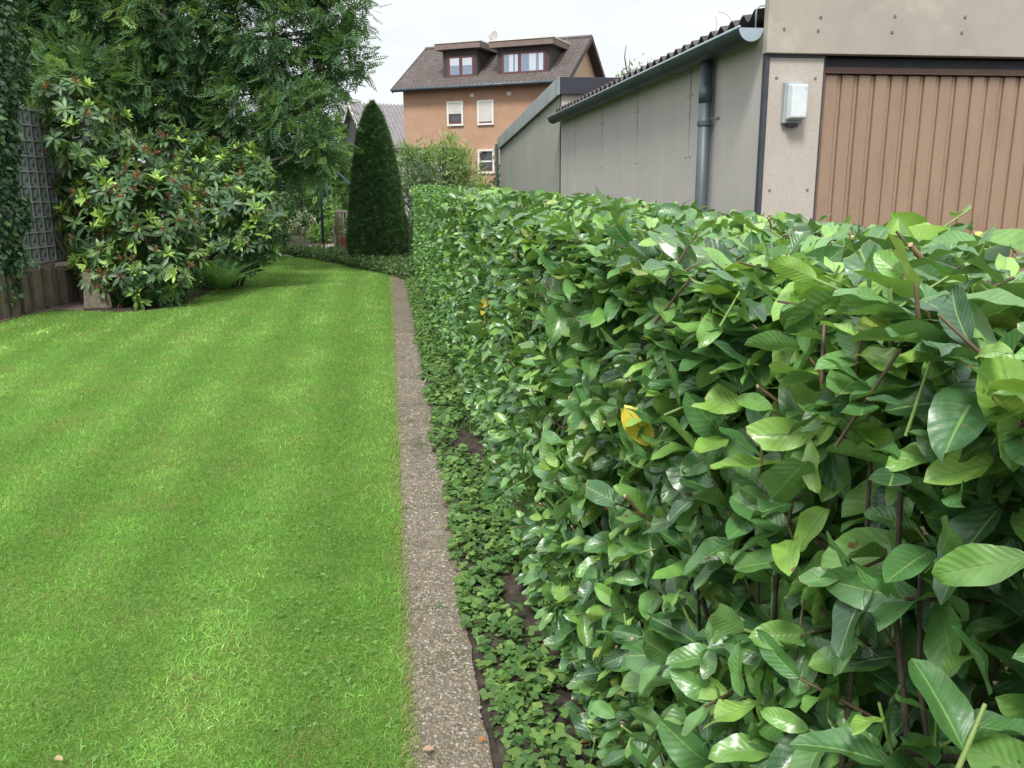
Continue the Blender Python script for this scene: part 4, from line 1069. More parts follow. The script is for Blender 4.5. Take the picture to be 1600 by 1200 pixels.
# lean-to with flat roof in front of the house
ext = thing('extension', HP(2, -1.4, 0), 'pale grey flat-roofed extension with black roof edge before the orange house', 'extension')
sa = s0 + .02; _, zt2 = fac(650, 231, OV - 2.9); sb, _ = fac(690, 240, OV - 2.9)
MB().prism([HP(sa, OV - 2.9, 0), HP(sb, OV - 2.9, 0), HP(sb, OV - 2.9, zt2 - .3), HP(sa, OV - 2.9, zt2 - .3)], hn * 2.88).build('wall', 'grey_render', ext)
MB().prism([HP(sa - .15, OV - 3.05, zt2 - .25), HP(sb + .1, OV - 3.05, zt2 - .25), HP(sb + .1, OV - 3.05, zt2), HP(sa - .15, OV - 3.05, zt2)], hn * 3.0).build('roof', 'fascia_dark', ext)
MB().prism([HP(sa - .1, OV - 3.0, zt2 - .298), HP(sb, OV - 3.0, zt2 - .298), HP(sb, OV - 3.0, zt2 - .252), HP(sa - .1, OV - 3.0, zt2 - .252)], hn * .1).build('white_strip', 'white_trim', ext)

# dark barn behind
D0 = 60.0
rl, rr_ = dp(551, 163, D0), None
rfw = np.array([math.sin(YAW), math.cos(YAW), 0.0])
bd_ = rt * math.cos(.5) + rfw * math.sin(.5); bn_ = np.array([-bd_[1], bd_[0], 0.0])
barn = thing('barn', rl * [1, 1, 0], 'dark clad barn with grey corrugated roof left of the orange house', 'barn')
Lb = 14.0; hb = 4.2; rise = 3.9
zR = float(rl[2])
MB().prism([rl - bn_ * hb * .95 - [0, 0, rise * .95], rl - [0, 0, .1], rl + bn_ * hb * .95 - [0, 0, rise * .95], (rl + bn_ * hb * .95) * [1, 1, 0], (rl - bn_ * hb * .95) * [1, 1, 0]], bd_ * Lb).build('wall', 'barn', barn)
def bslope(sg):
    ncol = int(Lb / .28); st = 4; ss = np.linspace(-.3, Lb, ncol * st + 1); wv = .07 * np.cos(np.arange(len(ss)) * 2 * math.pi / st); v = []; nsx = len(ss)
    for t in (0, .5, 1.0):
        for s_, w_ in zip(ss, wv): v.append(rl + bd_ * s_ + sg * bn_ * hb * t * 1.05 + np.array([0, 0, -rise * t * 1.05 + w_ + .12]))
    return MB().add(v, [(r * nsx + k, r * nsx + k + 1, (r + 1) * nsx + k + 1, (r + 1) * nsx + k) for r in range(2) for k in range(nsx - 1)])
bslope(-1).build('roof', 'barn_roof', barn); bslope(1).build('roof', 'barn_roof', barn)
for sg in (-1, 1):
    a = rl - bd_ * .36; b = a + sg * bn_ * hb * 1.05 - np.array([0, 0, rise * 1.05])
    MB().prism([a + [0, 0, .12], b + [0, 0, .12], b - [0, 0, .15], a - [0, 0, .15]], bd_ * .06).build('verge_board', 'white_trim', barn)

# ================================================================== VEGETATION HELPERS
def blobs_px(lst, depth):
    """(px, py, r_px[, depth offset, squash]) -> centres and radii in metres"""
    out = []
    for b in lst:
        d = depth + (b[3] if len(b) > 3 else 0.0); r = b[2] * d / F
        out.append((dp(b[0], b[1], d), np.array([r, r, r * (b[4] if len(b) > 4 else 1.0)])))
    return out
def blob_points(blobs, dens, jitter=.12, inner=.0, zmin=.03, sd=0):
    """points on the outside of a union of ellipsoids, with lumpy radius"""
    P_, N_ = [], []
    for bi, (c, r) in enumerate(blobs):
        n = max(6, int(dens * 4 * math.pi * np.mean(r) ** 2))
        u = norm(rng.normal(0, 1, (n, 3)))
        lump = 1 + .32 * (fbm(u[:, 0] * 2.2 + bi * 5 + 10, u[:, 1] * 2.2 + u[:, 2] * 1.7 + 10, 100 + sd) - .5) * 2
        rad = lump * (1 - inner * rng.random(n)) + rng.normal(0, jitter, n) * .5
        p = c + u * r * rad[:, None]; ok = p[:, 2] > zmin
        for bj, (c2, r2) in enumerate(blobs):
            if bj != bi: ok &= (np.sum(((p - c2) / r2) ** 2, 1) > .62)
        P_.append(p[ok]); N_.append(norm(u / r)[ok])
    return np.vstack(P_), np.vstack(N_)
def pick(pal, p, n, var=.2): return np.array(pal)[rng.choice(len(pal), n, p=p)] * rng.uniform(1 - var, 1 + var, n)[:, None]
def scatter_leaves(P_, N_, per, spread, L0, L1, tpl, pal, pp, upw=.5, outw=.6, rnd=.5, droop=.1, nup=.8):
    n = len(P_); k = n * per
    base = np.repeat(P_, per, 0) + rng.normal(0, spread, (k, 3)); nn = np.repeat(N_, per, 0)
    a = norm(nn * outw + np.array([0, 0, upw]) + rng.normal(0, rnd, (k, 3)) + np.array([0, 0, -droop]))
    nr = nn * .5 + np.array([0, 0, nup]) + rng.normal(0, .35, (k, 3))
    cl = np.repeat(pick(pal, pp, n, .15), per, 0) * rng.uniform(.8, 1.2, k)[:, None]
    base[:, 2] = np.maximum(base[:, 2], .02)
    return tpl, frames(a, nr, rng.uniform(L0, L1, k)), base, cl
def limb(p0, p1, r0, r1, n=7, wob=.06):
    pts = [p0 + (p1 - p0) * t for t in np.linspace(0, 1, n)]
    L = np.linalg.norm(p1 - p0)
    for i in range(1, n - 1): pts[i] = pts[i] + rng.normal(0, wob * L * .35, 3) * [1, 1, .4]
    return pts, list(np.linspace(r0, r1, n))
LS = leaf_tpl(2, 2, .55, 'round', .2, .1, petiole=0)           # plain small leaf, four quads
LN = leaf_tpl(1, 2, .16, 'lance', .0, .25, petiole=0)          # narrow leaf
LIVY = leaf_tpl(2, 4, .95, 'ivy', .2, .15, petiole=0)
def pinnate(pairs=6, ll=.34, lw=.13):
    parts = []; q = leaf_tpl(1, 2, lw / ll, 'lance', 0, .12, petiole=0)
    for k in range(pairs):
        y_ = .16 + .74 * k / (pairs - 1); s_ = ll * (1 - .25 * abs(k / (pairs - 1) - .35))
        for sg in (-1, 1): parts.append((q, rotz(-sg * 1.15) * s_, (0, y_, -.10 * y_ * y_)))
    parts.append((q, np.eye(3) * ll, (0, .9, -.09)))
    parts.append((leaf_tpl(1, 1, .014, 'round', 0, 0, petiole=0), np.eye(3), (0, 0, -.05)))
    return merge_tpl(parts)
PIN = pinnate()
FERN = pinnate(9, .20, .07)

def tree(name, label, base, tall, blobs, dens, tr_r, sprays, limbs_to=10, group=None, leaf=PIN, L=(.16, .27), pal=None, pp=None, inner=.25, per=6, zmin=.6, **kw):
    t = thing(name, base, label, 'tree', group)
    topp = base + np.array([0, 0, tall])
    pts, rad = limb(np.array(base, float), topp, tr_r, tr_r * .25, 9, .05)
    tk = MB().tube(pts, rad, 12).build('trunk', 'bark_plain', t, smooth=True)
    for k in range(limbs_to):
        c, r = blobs[k % len(blobs)]
        h = np.clip(c[2] - rng.uniform(.4, 1.4), base[2] + .8, topp[2]); p0 = np.array([np.interp(h, [q[2] for q in pts], [q[i] for q in pts]) for i in range(3)])
        p, rr = limb(p0, c + rng.normal(0, .2, 3), tr_r * .42, tr_r * .1, 7, .08)
        MB().tube(p, rr, 7).build('limb', 'bark_plain', t, smooth=True)
        for j in range(3):
            p2, r2 = limb(p[3 + j], c + norm(rng.normal(0, 1, (1, 3)))[0] * r * .8, tr_r * .16, .006, 5, .1)
            MB().tube(p2, r2, 5).build('limb', 'bark_plain', t, smooth=True)
    P_, N_ = blob_points(blobs, dens, .15, inner, zmin, 7)
    g = scatter_leaves(P_, N_, per, sprays, L[0], L[1], leaf, pal, pp, **kw)
    batch('crown', [g], 'foliage', t)
    return t

# ------------------------------------------------------------------ big dark tree with feathery leaves on the left
DK = [[.056,.128,.054],[.082,.17,.066],[.12,.222,.08],[.038,.09,.043],[.20,.32,.10]]
tb = blobs_px([(60, 70, 95, .8), (170, 40, 105, .3), (300, 30, 105, 0), (420, 40, 95, -.3), (500, 25, 62, -.4), (535, 85, 40, -.6),
               (140, 150, 80, -.6), (265, 150, 80, .2), (385, 175, 66, 0), (462, 190, 55, -.8), (455, 110, 66, -.2), (500, 165, 36, -.6), (495, 225, 38, -1.0),
               (430, 255, 38, -.4), (150, -110, 150, .5), (340, -130, 150, 0), (470, -80, 90, 0), (40, -60, 120, .6), (545, 20, 34, -.5), (300, 230, 60, 1.0), (395, 235, 45, .4)], 16.0)
tree('tree', 'tall dark tree with feathery compound leaves hanging over the rhododendrons', np.array([*dp(300, 380, 16.4)[:2], 0.0]), 6.2, tb, 15, .13, .10, 18,
     pal=DK, pp=[.28, .32, .22, .12, .06], inner=.45, per=7, upw=.05, outw=.7, rnd=.55, droop=.25, nup=1.2, L=(.20, .34))
# darker trees behind fill the view over the boundary
tb2 = blobs_px([(40, 150, 120), (150, 220, 110), (270, 230, 100), (60, 20, 130), (180, 60, 120), (290, 110, 75), (390, 265, 60), (20, 290, 90)], 21.0)
tree('tree', 'dense dark evergreen behind the feathery tree and the glass block wall', np.array([*dp(170, 380, 21.5)[:2], 0.0]), 5.0, tb2, 16, .16, .14, 8,
     leaf=LS, L=(.10, .18), pal=[[.02,.05,.024],[.03,.068,.03],[.042,.09,.036]], pp=[.4, .4, .2], inner=.4, per=9, upw=.1, outw=.6, rnd=.6, zmin=.1)
# background trees over the far end of the garden
def bg_tree(label, px, py, depth, bl, pal, L=(.09, .16), dens=14, leaf=LS, tall=3.0, per=9, **kw):
    return tree('tree', label, np.array([*dp(px, py, depth)[:2], 0.0]), tall, blobs_px(bl, depth), dens, .09, .12, 6, 'trees at the far end of the garden',
                leaf=leaf, L=L, pal=pal, pp=[.35, .4, .25], per=per, inner=.35, zmin=.05, **kw)
bg_tree('mid green tree filling the gap behind the green metal frame', 470, 340, 31, [(430, 285, 55), (475, 270, 50), (415, 335, 45), (470, 320, 42), (510, 320, 40), (545, 320, 36), (445, 345, 30)], [[.045,.11,.045],[.065,.15,.055],[.09,.19,.06]], dens=22)
bg_tree('light green feathery tree arching toward the clipped cone', 525, 340, 29, [(515, 265, 38), (538, 262, 28), (530, 305, 34), (500, 235, 30)], [[.065,.14,.045],[.10,.20,.055],[.15,.25,.07]], leaf=PIN, L=(.22, .36), dens=16, per=7, outw=.6, upw=.0, rnd=.6, droop=.3)
bg_tree('bright lime bush tree glimpsed under the dark crown', 350, 330, 33, [(345, 200, 32), (330, 240, 40), (390, 215, 26)], [[.12,.22,.05],[.16,.27,.06],[.20,.30,.08]], dens=7)
bg_tree('leafy treetop showing above the corrugated garage roof', 985, 200, 24, [(985, 112, 9), (1010, 110, 8), (975, 140, 22), (1010, 135, 20)], [[.09,.19,.05],[.13,.25,.06],[.17,.29,.07]], dens=22, tall=4.2, L=(.08, .13), per=5)
# pale wispy shrub trees between cone and house
WP = [[.15,.235,.085],[.21,.305,.115],[.28,.365,.16]]
bg_tree('pale wispy willow-like tree before the orange house', 700, 330, 23.5, [(690, 266, 32), (728, 284, 22), (704, 230, 17), (655, 268, 34), (758, 300, 14), (640, 240, 14), (728, 246, 10)], WP, leaf=LN, L=(.15, .30), dens=36, tall=2.6, per=10, outw=.5, upw=.45, rnd=.6)
bg_tree('dark conifer-like bush between the clipped cone and the wispy tree', 650, 340, 22, [(650, 300, 30), (668, 285, 24), (640, 335, 26), (650, 345, 20), (655, 268, 18), (638, 375, 18), (635, 300, 18), (633, 340, 16), (645, 250, 14)], [[.03,.07,.032],[.042,.092,.04],[.06,.12,.045]], leaf=LN, L=(.08, .14), dens=60, tall=1.6, per=9)

bg_tree('dense dark green screen of shrubs closing off the far garden boundary', 430, 340, 37, [(380, 300, 48), (440, 305, 48), (500, 300, 45), (545, 300, 38), (330, 290, 45), (410, 345, 36), (480, 345, 36), (540, 345, 36)], [[.03,.075,.034],[.042,.10,.042],[.06,.13,.05]], dens=13, L=(.14, .22))
# ------------------------------------------------------------------ rhododendrons
LR = [leaf_tpl(2, 5, .30, 'rhodo', .25, .22, 0, None, 1), leaf_tpl(2, 5, .33, 'rhodo', .35, .10, 0, None, 2), leaf_tpl(2, 5, .28, 'rhodo', .15, .32, 0, None, 3, side=.3)]
RPAL = np.array([[.048,.105,.044],[.070,.145,.056],[.100,.185,.066],[.145,.24,.075],[.30,.46,.09],[.22,.37,.08],[.19,.10,.05]])
def rhodo(label, blobs, dens, pl, lime, dead, base, L=(.14, .20), stems=6, up=.55, zmin=.06):
    t = thing('rhododendron', base, label, 'shrub')
    P_, N_ = blob_points(blobs, dens, .2, .3, zmin, 3)
    n = len(P_); nl = 9
    ax = norm(N_ * .75 + np.array([0, 0, up]) + rng.normal(0, .28, (n, 3))); e1, e2 = basis(ax)
    kind = rng.random(n); outer = np.ones(n, bool)
    islime = (kind < lime); isdead = kind > 1 - dead
    wc = pick(RPAL[:4], pl, n, .12); wc[islime] = RPAL[rng.choice([4, 5], islime.sum())]
    Pa, Aa, Na, La, Ca, Ta = [], [], [], [], [], []
    az0 = rng.uniform(0, 6.28, n)
    for j in range(nl):
        az = az0 + j * 2 * math.pi / nl + rng.normal(0, .15, n); rad = np.cos(az)[:, None] * e1 + np.sin(az)[:, None] * e2
        phi = np.radians(np.where(islime, rng.normal(42, 12, n), rng.normal(78, 14, n)))[:, None]
        a = norm(ax * np.cos(phi) + rad * np.sin(phi) + np.array([0, 0, -.08]))
        Pa.append(P_ + rng.normal(0, .008, (n, 3))); Aa.append(a); Na.append(ax + rng.normal(0, .15, (n, 3)))
        La.append(rng.uniform(*L, n) * np.where(islime, .85, 1.0)); Ca.append(wc * rng.uniform(.85, 1.15, n)[:, None]); Ta.append(rng.choice(3, n))
    Pa, Aa, Na, La, Ca, Ta = np.vstack(Pa), np.vstack(Aa), np.vstack(Na), np.concatenate(La), np.vstack(Ca), np.concatenate(Ta)
    Am = frames(Aa, Na, La)
    # leaves nearest the camera side become single objects
    toc = norm(EYE - Pa); face = np.sum(np.tile(N_, (nl, 1)) * toc, 1); _, _, dz = project(Pa)
    sc = np.where(face > .25, La / dz, 0); order = np.argsort(-sc); big = order[:300]; rest = order[300:]
    leaf_objects('leaf', LR, Am[big], Pa[big], Ca[big], Ta[big], 'rhodo', t, RPAL)
    batch('foliage', [(LR[k], Am[rest][Ta[rest] == k], Pa[rest][Ta[rest] == k], Ca[rest][Ta[rest] == k]) for k in range(3)], 'rhodo', t, kind='stuff')
    # faded flower heads
    q = np.where(isdead)[0]; m = 16
    fp = np.repeat(P_[q] + ax[q] * .03, m, 0); fa = norm(np.repeat(ax[q], m, 0)*1.0 + rng.normal(0, .65, (len(q) * m, 3)))
    batch('faded_flowers', [(LN, frames(fa, rng.normal(0, 1, fa.shape), rng.uniform(.06, .11, len(fa))), fp, pick([[.26,.10,.07],[.19,.065,.055],[.40,.24,.12]], [.45, .35, .2], len(fa)))], 'foliage', t, kind='stuff')
    # twigs to whorls and main stems
    cs = np.mean([c for c, _ in blobs], 0)
    for k in range(stems):
        c, r = blobs[k % len(blobs)]
        p, rr = limb(np.array([base[0] + rng.normal(0, .12), base[1] + rng.normal(0, .12), 0.0]), c + rng.normal(0, .15, 3), .03, .012, 7, .10)
        MB().tube(p, rr, 8).build('stem', 'rbark', t, smooth=True)
        for j in range(5):
            p2, r2 = limb(p[2 + j % 4], c + norm(rng.normal(0, 1, (1, 3)))[0] * r * .85, .011, .004, 5, .12)
            MB().tube(p2, r2, 5).build('twig', 'rbark', t, smooth=True)
    return t
R1 = blobs_px([(104, 165, 42, -.5), (145, 215, 58, -.5), (190, 285, 72, -.1), (140, 300, 50, .1), (235, 350, 78, -.4), (165, 375, 62, -.1), (240, 415, 62, -.5), (180, 430, 48, -.4), (268, 310, 44, 0)], 11.9)
rh = rhodo('big rhododendron with lime shoots and faded red flower heads beside the glass block wall', R1, 32, [.34, .34, .2, .12], .21, .27, np.array([*dp(200, 470, 12.2)[:2], 0]))
R2 = blobs_px([(320, 265, 46, .4), (375, 285, 50, .2), (405, 330, 40, -.3), (350, 330, 50, -.1), (270, 235, 36, .8), (400, 375, 40, -.2), (350, 395, 46, .1), (330, 425, 34, 0)], 13.6)
rhodo('spreading rhododendron with flat light green whorls under the dark tree', R2, 30, [.36, .34, .20, .10], .22, .08, np.array([*dp(360, 435, 13.8)[:2], 0]))
# the bent bare branch on its left side
bb = [dp(152, 412, 11.75), dp(101, 395, 11.7), dp(88, 372, 11.65), dp(86, 355, 11.6), dp(95, 346, 11.6), dp(112, 340, 11.65), dp(150, 332, 11.8)]
MB().tube(bb, [.035, .03, .028, .028, .025, .02, .012], 9).build('bent_branch', 'rbark', rh, smooth=True)
MB().tube([dp(110, 341, 11.65), dp(122, 352, 11.6), dp(135, 360, 11.6)], [.012, .01, .006], 7).build('bent_branch', 'rbark', rh, smooth=True)
# low shrub with small leaves at the foot
low = thing('low_shrub', np.array([*gp(240, 478)[:2], 0]), 'low yellowish small-leaved shrub at the foot of the big rhododendron', 'shrub')
Pl, Nl = blob_points(blobs_px([(205, 462, 26), (245, 460, 28, -.05), (285, 450, 26, .05), (300, 425, 24, .2)], 11.7), 90, .2, .3, .02, 4)
batch('foliage', [scatter_leaves(Pl, Nl, 6, .03, .035, .065, LS, [[.06,.125,.04],[.10,.18,.05],[.16,.23,.07],[.04,.085,.035]], [.35, .3, .15, .2], .6, .6, .5)], 'foliage', low, kind='stuff')
for k in range(14):
    q = Pl[rng.integers(len(Pl))]; p, rr = limb(np.array([q[0] * .9 + low.location[0] * .1, q[1], 0.0]), q, .008, .003, 4); MB().tube(p, rr, 5).build('twig', 'rbark', low)

# feathery plant and ferns
def fronds(name, label, base, n, L0, L1, spread, pal, pp, dirb=(0, 0), leafL=1.0, tpl=FERN):
    t = thing(name, base, label, 'fern')
    for k in range(n):
        az = rng.uniform(0, 6.28); d = np.array([math.cos(az) * spread + dirb[0], math.sin(az) * spread + dirb[1], 1.0]); L = rng.uniform(L0, L1)
        fr = frames(d[None], np.array([[-d[0], -d[1], d[0]**2 + d[1]**2 + .05]]), np.array([L]))
        b = t.location; V = tpl.v.copy(); V[:, 2] -= .38 * V[:, 1] ** 2
        V = V @ fr[0].T + np.array(base) + np.array([rng.normal(0, .05), rng.normal(0, .05), 0])
        V[:, 2] = np.maximum(V[:, 2], .015)
        me = mesh_np('frond', V, tpl.f, tpl.uv, np.tile(pick(pal, pp, 1)[0], (len(V), 1))); link('frond', me, MT['foliage'], t)
    return t
FP = [[.13,.27,.10],[.17,.33,.12],[.10,.21,.085]]
b1 = gp(338, 452)
fronds('feathery_plant', 'bushy feathery green fern against the rhododendron skirt by the lawn', gp(348, 452) + [0, -.5, 0], 55, .45, .85, .5, FP, [.4, .3, .3], (.25, -.1), tpl=pinnate(16, .20, .022))
b2 = gp(405, 405)
fronds('fern', 'dark fern arching over the lawn beyond the rhododendrons', b2 + [-.1, .15, 0], 26, .5, .95, .7, [[.05,.11,.035],[.075,.15,.045],[.035,.08,.03]], [.4, .3, .3], (.35, -.3))
fronds('fern', 'small fern drooping over the mulch before the timber palisade', gp(75, 470) , 12, .18, .34, .9, FP, [.4, .3, .3], (.3, -.2))

# ------------------------------------------------------------------ ivy on the left
ivy = thing('ivy', np.array([*dp(2, 480, 10.6)[:2], 0]), 'dark ivy column climbing beside the glass block wall', 'ivy')
ib = [(dp(-25, yy, 10.4), np.array([.36, .36, .42])) for yy in range(-80, 470, 45)] + [(dp(20, 330, 10.6), np.array([.17, .2, .3])), (dp(15, 110, 10.5), np.array([.16, .2, .4])), (dp(16, 405, 10.4), np.array([.16, .2, .16]))]
Pi, Ni = blob_points(ib, 190, .15, .2, .25, 5)
batch('foliage', [scatter_leaves(Pi, Ni, 3, .03, .05, .095, LIVY, [[.03,.075,.036],[.044,.10,.044],[.066,.138,.054],[.11,.19,.06]], [.38, .35, .2, .07], -.35, .55, .4, .2, .5)], 'rhodo', ivy, kind='stuff')
p, rr = limb(dp(-25, 520, 10.45) * [1, 1, 0], dp(-25, -80, 10.45), .12, .07, 9, .02); MB().tube(p, rr, 10).build('trunk', 'bark_plain', ivy, smooth=True)

# ------------------------------------------------------------------ glass block wall, timber palisade, stone
W0 = dp(4, 415, 10.55); W0[2] = 0
wdir = norm((fw * [1, 1, 0] + rt * (35 / F))[None])[0]; wnrm = np.array([wdir[1], -wdir[0], 0.0])     # towards the lawn
zb0 = float(dp(50, 413, 11.0)[2])
gw = thing('glass_block_wall', W0, 'wall of grey ribbed glass blocks half hidden by ivy and rhododendron', 'wall')
nc, nrw, bs = 14, 10, .2
MB().prism([W0 - wdir * 1.62 + [0, 0, zb0 - .04], W0 + wdir * (nc * bs + .02) + [0, 0, zb0 - .04], W0 + wdir * (nc * bs + .02) + [0, 0, zb0 + nrw * bs + .02], W0 - wdir * 1.62 + [0, 0, zb0 + nrw * bs + .02]], -wnrm * .07).build('mortar_grid', 'mortar', gw)
gme = None
gbm = MB().obox((0, 0, 0), wdir * (bs - .022), -wnrm * .05, (0, 0, bs - .022)); me = bpy.data.meshes.new('glass_block'); me.from_pydata(gbm.v, [], gbm.f); me.materials.append(MT['glassblock'])
for i in range(-8, nc):
    for j in range(nrw):
        o = bpy.data.objects.new('glass_block', me); COL.objects.link(o); o.parent = gw
        o.location = Vector(wdir * (i * bs + .012) + wnrm * .004 + np.array([0, 0, zb0 + j * bs + .012]))
for j in range(nrw + 1):                       # joints stand proud of the glass as thin ribs
    q = W0 + [0, 0, zb0 + j * bs]
    MB().prism([q - wdir * 1.61 - [0, 0, .009], q + wdir * nc * bs - [0, 0, .009], q + wdir * nc * bs + [0, 0, .009], q - wdir * 1.61 + [0, 0, .009]], wnrm * .022).build('joint', 'mortar', gw)
for i in range(-8, nc + 1):
    q = W0 + wdir * i * bs + [0, 0, zb0]
    MB().prism([q - wdir * .007, q + wdir * .007, q + wdir * .007 + [0, 0, nrw * bs], q - wdir * .007 + [0, 0, nrw * bs]], wnrm * .016).build('joint', 'mortar', gw)
pal = thing('palisade', W0, 'weathered timber palisade under the glass block wall', 'palisade')
for k in range(24):
    a = W0 + wdir * (-1.7 + k * .185) + wnrm * (.16 + rng.normal(0, .028)); w = .155 + rng.normal(0, .014); hz = zb0 - .03 - rng.uniform(0, .10)
    b = MB(); n = 6
    b.prism([a, a + wdir * w, a + wdir * w * .97 + [0, 0, hz], a + wdir * w * .5 + [0, 0, hz + .02], a + wdir * w * .04 + [0, 0, hz - .015]], -wnrm * .14)
    b.build('post', 'sleeper', pal, bevel=.012)
sq = gp(131, 484); st = thing('stone_slab', sq, 'mossy upright stone block at the lawn edge under the rhododendron', 'stone')
u = norm((rt + fw * [1, 1, 0] * .25)[None])[0]; vdir = np.array([-u[1], u[0], 0])
b = MB(); b.add([sq + u * .0, sq + u * .36, sq + u * .33 + vdir * .2, sq + u * .02 + vdir * .2, sq + u * .02 + [0, 0, .5] + vdir * .04, sq + u * .31 + [0, 0, .46] + vdir * .05, sq + u * .30 + [0, 0, .44] + vdir * .2, sq + u * .03 + [0, 0, .49] + vdir * .2],
      [(0,3,2,1),(4,5,6,7),(0,1,5,4),(1,2,6,5),(2,3,7,6),(3,0,4,7)])
b.build('block', 'stone', st, bevel=.02)
# mulch bed and litter in front of the palisade
mx0 = [gp(*q)[:2] for q in ((-40, 512), (0, 505), (30, 496), (60, 489), (90, 486), (130, 486))] + [W0[:2] + wdir[:2] * 1.6 + wnrm[:2] * .18, W0[:2] - wdir[:2] * .6 + wnrm[:2] * .18]
MB().add([(q[0], q[1], .012) for q in mx0], [tuple(range(len(mx0)))]).build('mulch_bed', mat_noise('mulch', (.10, .075, .058), (.24, .185, .15), 30, .95, .8, 8, spec=.2), kind='structure')

# ------------------------------------------------------------------ clipped yew cone
cb = gp(592, 408); cb[2] = 0; cd = float(np.dot(cb - EYE, fw))
ctop = dp(588, 166, cd); CH = float(ctop[2]); CRr = 94 / 2 * cd / F
cone = thing('clipped_yew_cone', cb, 'tall dark green clipped yew cone at the end of the path', 'topiary')
def cone_r(z):
    return CRr * np.interp(np.asarray(z) / CH, [0, .05, .12, .3, .43, .6, .71, .82, .9, .96, 1.0], [.88, .96, 1.0, .93, .845, .73, .63, .50, .375, .235, .05])
zz = np.linspace(0.05, CH, 26)
MB().lathe(cb, [(max(float(cone_r(q)) * .97 - .085, .004), q * .985) for q in zz], 28).build('dark_core', mat_noise('yew dark core', (.010, .020, .010), (.022, .04, .018), 20, .9, .9), cone, smooth=True)  # solid core added behind the needles, coloured dark for the shaded inside
n = 64000; z = rng.uniform(.02, CH * 1.005, n); z = z[rng.random(n) < cone_r(z) / CRr + .06]; n = len(z)
th = rng.uniform(0, 6.28, n); rr = cone_r(z) * (1 + .10 * (fbm(th * 4, z * 4, 44) - .5) + .05 * (fbm(th * 14, z * 14, 48) - .5)) - rng.uniform(0.02, .085, n)
Pc = np.stack([cb[0] + rr * np.cos(th), cb[1] + rr * np.sin(th), z], 1); Nc = np.stack([np.cos(th), np.sin(th), np.full(n, .3)], 1)
needle = merge_tpl([(leaf_tpl(1, 2, .15, 'round', 0, .1, petiole=0), rotz(a), (0, .0, 0)) for a in (-.7, 0, .7)])
batch('foliage', [scatter_leaves(Pc, Nc, 1, .006, .04, .085, needle, [[.058,.132,.058],[.095,.195,.074],[.15,.275,.095],[.22,.36,.11]], [.26, .36, .27, .11], .5, .7, .45)], 'needle', cone, kind='stuff')

ks = rng.choice(len(Pc), 420)
batch('stray_shoots', [scatter_leaves(Pc[ks], Nc[ks], 1, .01, .10, .17, needle, [[.13,.24,.08],[.20,.32,.10]], [.5, .5], .6, .8, .35)], 'needle', cone, kind='stuff')
# ------------------------------------------------------------------ far end of the garden: gravel, cover, frame, bench, pot
gq = [gp(*q)[:2] for q in ((437, 399), (452, 386), (530, 381), (545, 384), (545, 394), (500, 400), (455, 401))]
MB().add([(q[0], q[1], .008) for q in gq], [tuple(range(len(gq)))[::-1]]).build('gravel_path', 'gravel', kind='structure')
# variegated ivy edging the lawn and round the cone
n = 9000; ex = rng.uniform(400, 665, n); lo = np.interp(ex, [400, 440, 470, 520, 560, 600, 640, 665], [392, 396, 402, 410, 420, 428, 440, 440]); ht = np.interp(ex, [400, 460, 520, 560, 640, 665], [4, 7, 13, 20, 30, 30])
ey = lo - rng.random(n) * ht + rng.normal(0, .8, n); Pe = np.array([gp(a, b) for a, b in zip(ex, ey)]); Pe[:, 2] = .02 + rng.random(n) * .14
keep = ((Pe[:, 0] - cb[0]) ** 2 + (Pe[:, 1] - cb[1]) ** 2 > (CRr * .7) ** 2) & (Pe[:, 0] < .55); Pe = Pe[keep]
iv = batch('ivy_ground_cover', [scatter_leaves(Pe, np.tile([0, 0, 1.0], (len(Pe), 1)), 2, .03, .04, .085, LIVY, [[.06,.13,.045],[.10,.18,.07],[.22,.27,.13],[.04,.09,.035]], [.36, .3, .16, .18], .2, .2, .8)], 'foliage', kind='stuff')
tag(iv, 'variegated creeping ivy edging the lawn round the clipped cone', 'ground cover')
def bush(label, bl, depth, pal, pp, L, leaf=LS, dens=40, per=8, cat='shrub', base=None, name='shrub', group=None):
    B = blobs_px(bl, depth); c = B[0][0]
    t = thing(name, np.array([c[0], c[1], 0]), label, cat, group)
    P_, N_ = blob_points(B, dens, .2, .35, .03, 6)
    batch('foliage', [scatter_leaves(P_, N_, per, .05, L[0], L[1], leaf, pal, pp, .3, .6, .55)], 'foliage', t, kind='stuff')
    for k in range(7):
        q = P_[rng.integers(len(P_))]; p, rr = limb(np.array([c[0] + rng.normal(0, .05), c[1] + rng.normal(0, .05), 0]), q, .014, .005, 5); MB().tube(p, rr, 6).build('stem', 'rbark', t)
    return t
bush('pale pink flowering shrub behind the green post', [(478, 348, 17), (462, 355, 13)], 27.5, [[.07,.14,.06],[.11,.18,.08],[.52,.44,.42]], [.45, .33, .22], (.05, .09))
bush('white flowering bush at the edge of the spreading rhododendron', [(428, 318, 12), (434, 345, 12), (425, 335, 12)], 20.0, [[.05,.11,.045],[.08,.15,.055],[.66,.62,.58]], [.45, .35, .2], (.045, .08))
bush('bright green leafy clump just left of the garden bench', [(505, 362, 17), (520, 335, 13), (492, 368, 12)], 26.0, [[.10,.21,.05],[.14,.27,.06],[.19,.31,.08]], [.35, .4, .25], (.08, .15))
bush('low dark green carpet of plants behind the gravel', [(465, 380, 13, 0, .7), (490, 383, 14, 0, .6), (515, 382, 10, 0, .7), (440, 378, 14, 0, .8)], 26.2, [[.05,.12,.04],[.08,.16,.05],[.035,.08,.03]], [.4, .3, .3], (.05, .10))
bush('grassy tuft beside the hedge end right of the clipped cone', [(648, 375, 12), (652, 395, 12), (645, 350, 11)], 18.6, [[.06,.13,.04],[.09,.17,.05],[.13,.21,.07]], [.4, .35, .25], (.10, .22), leaf=LN, dens=60)
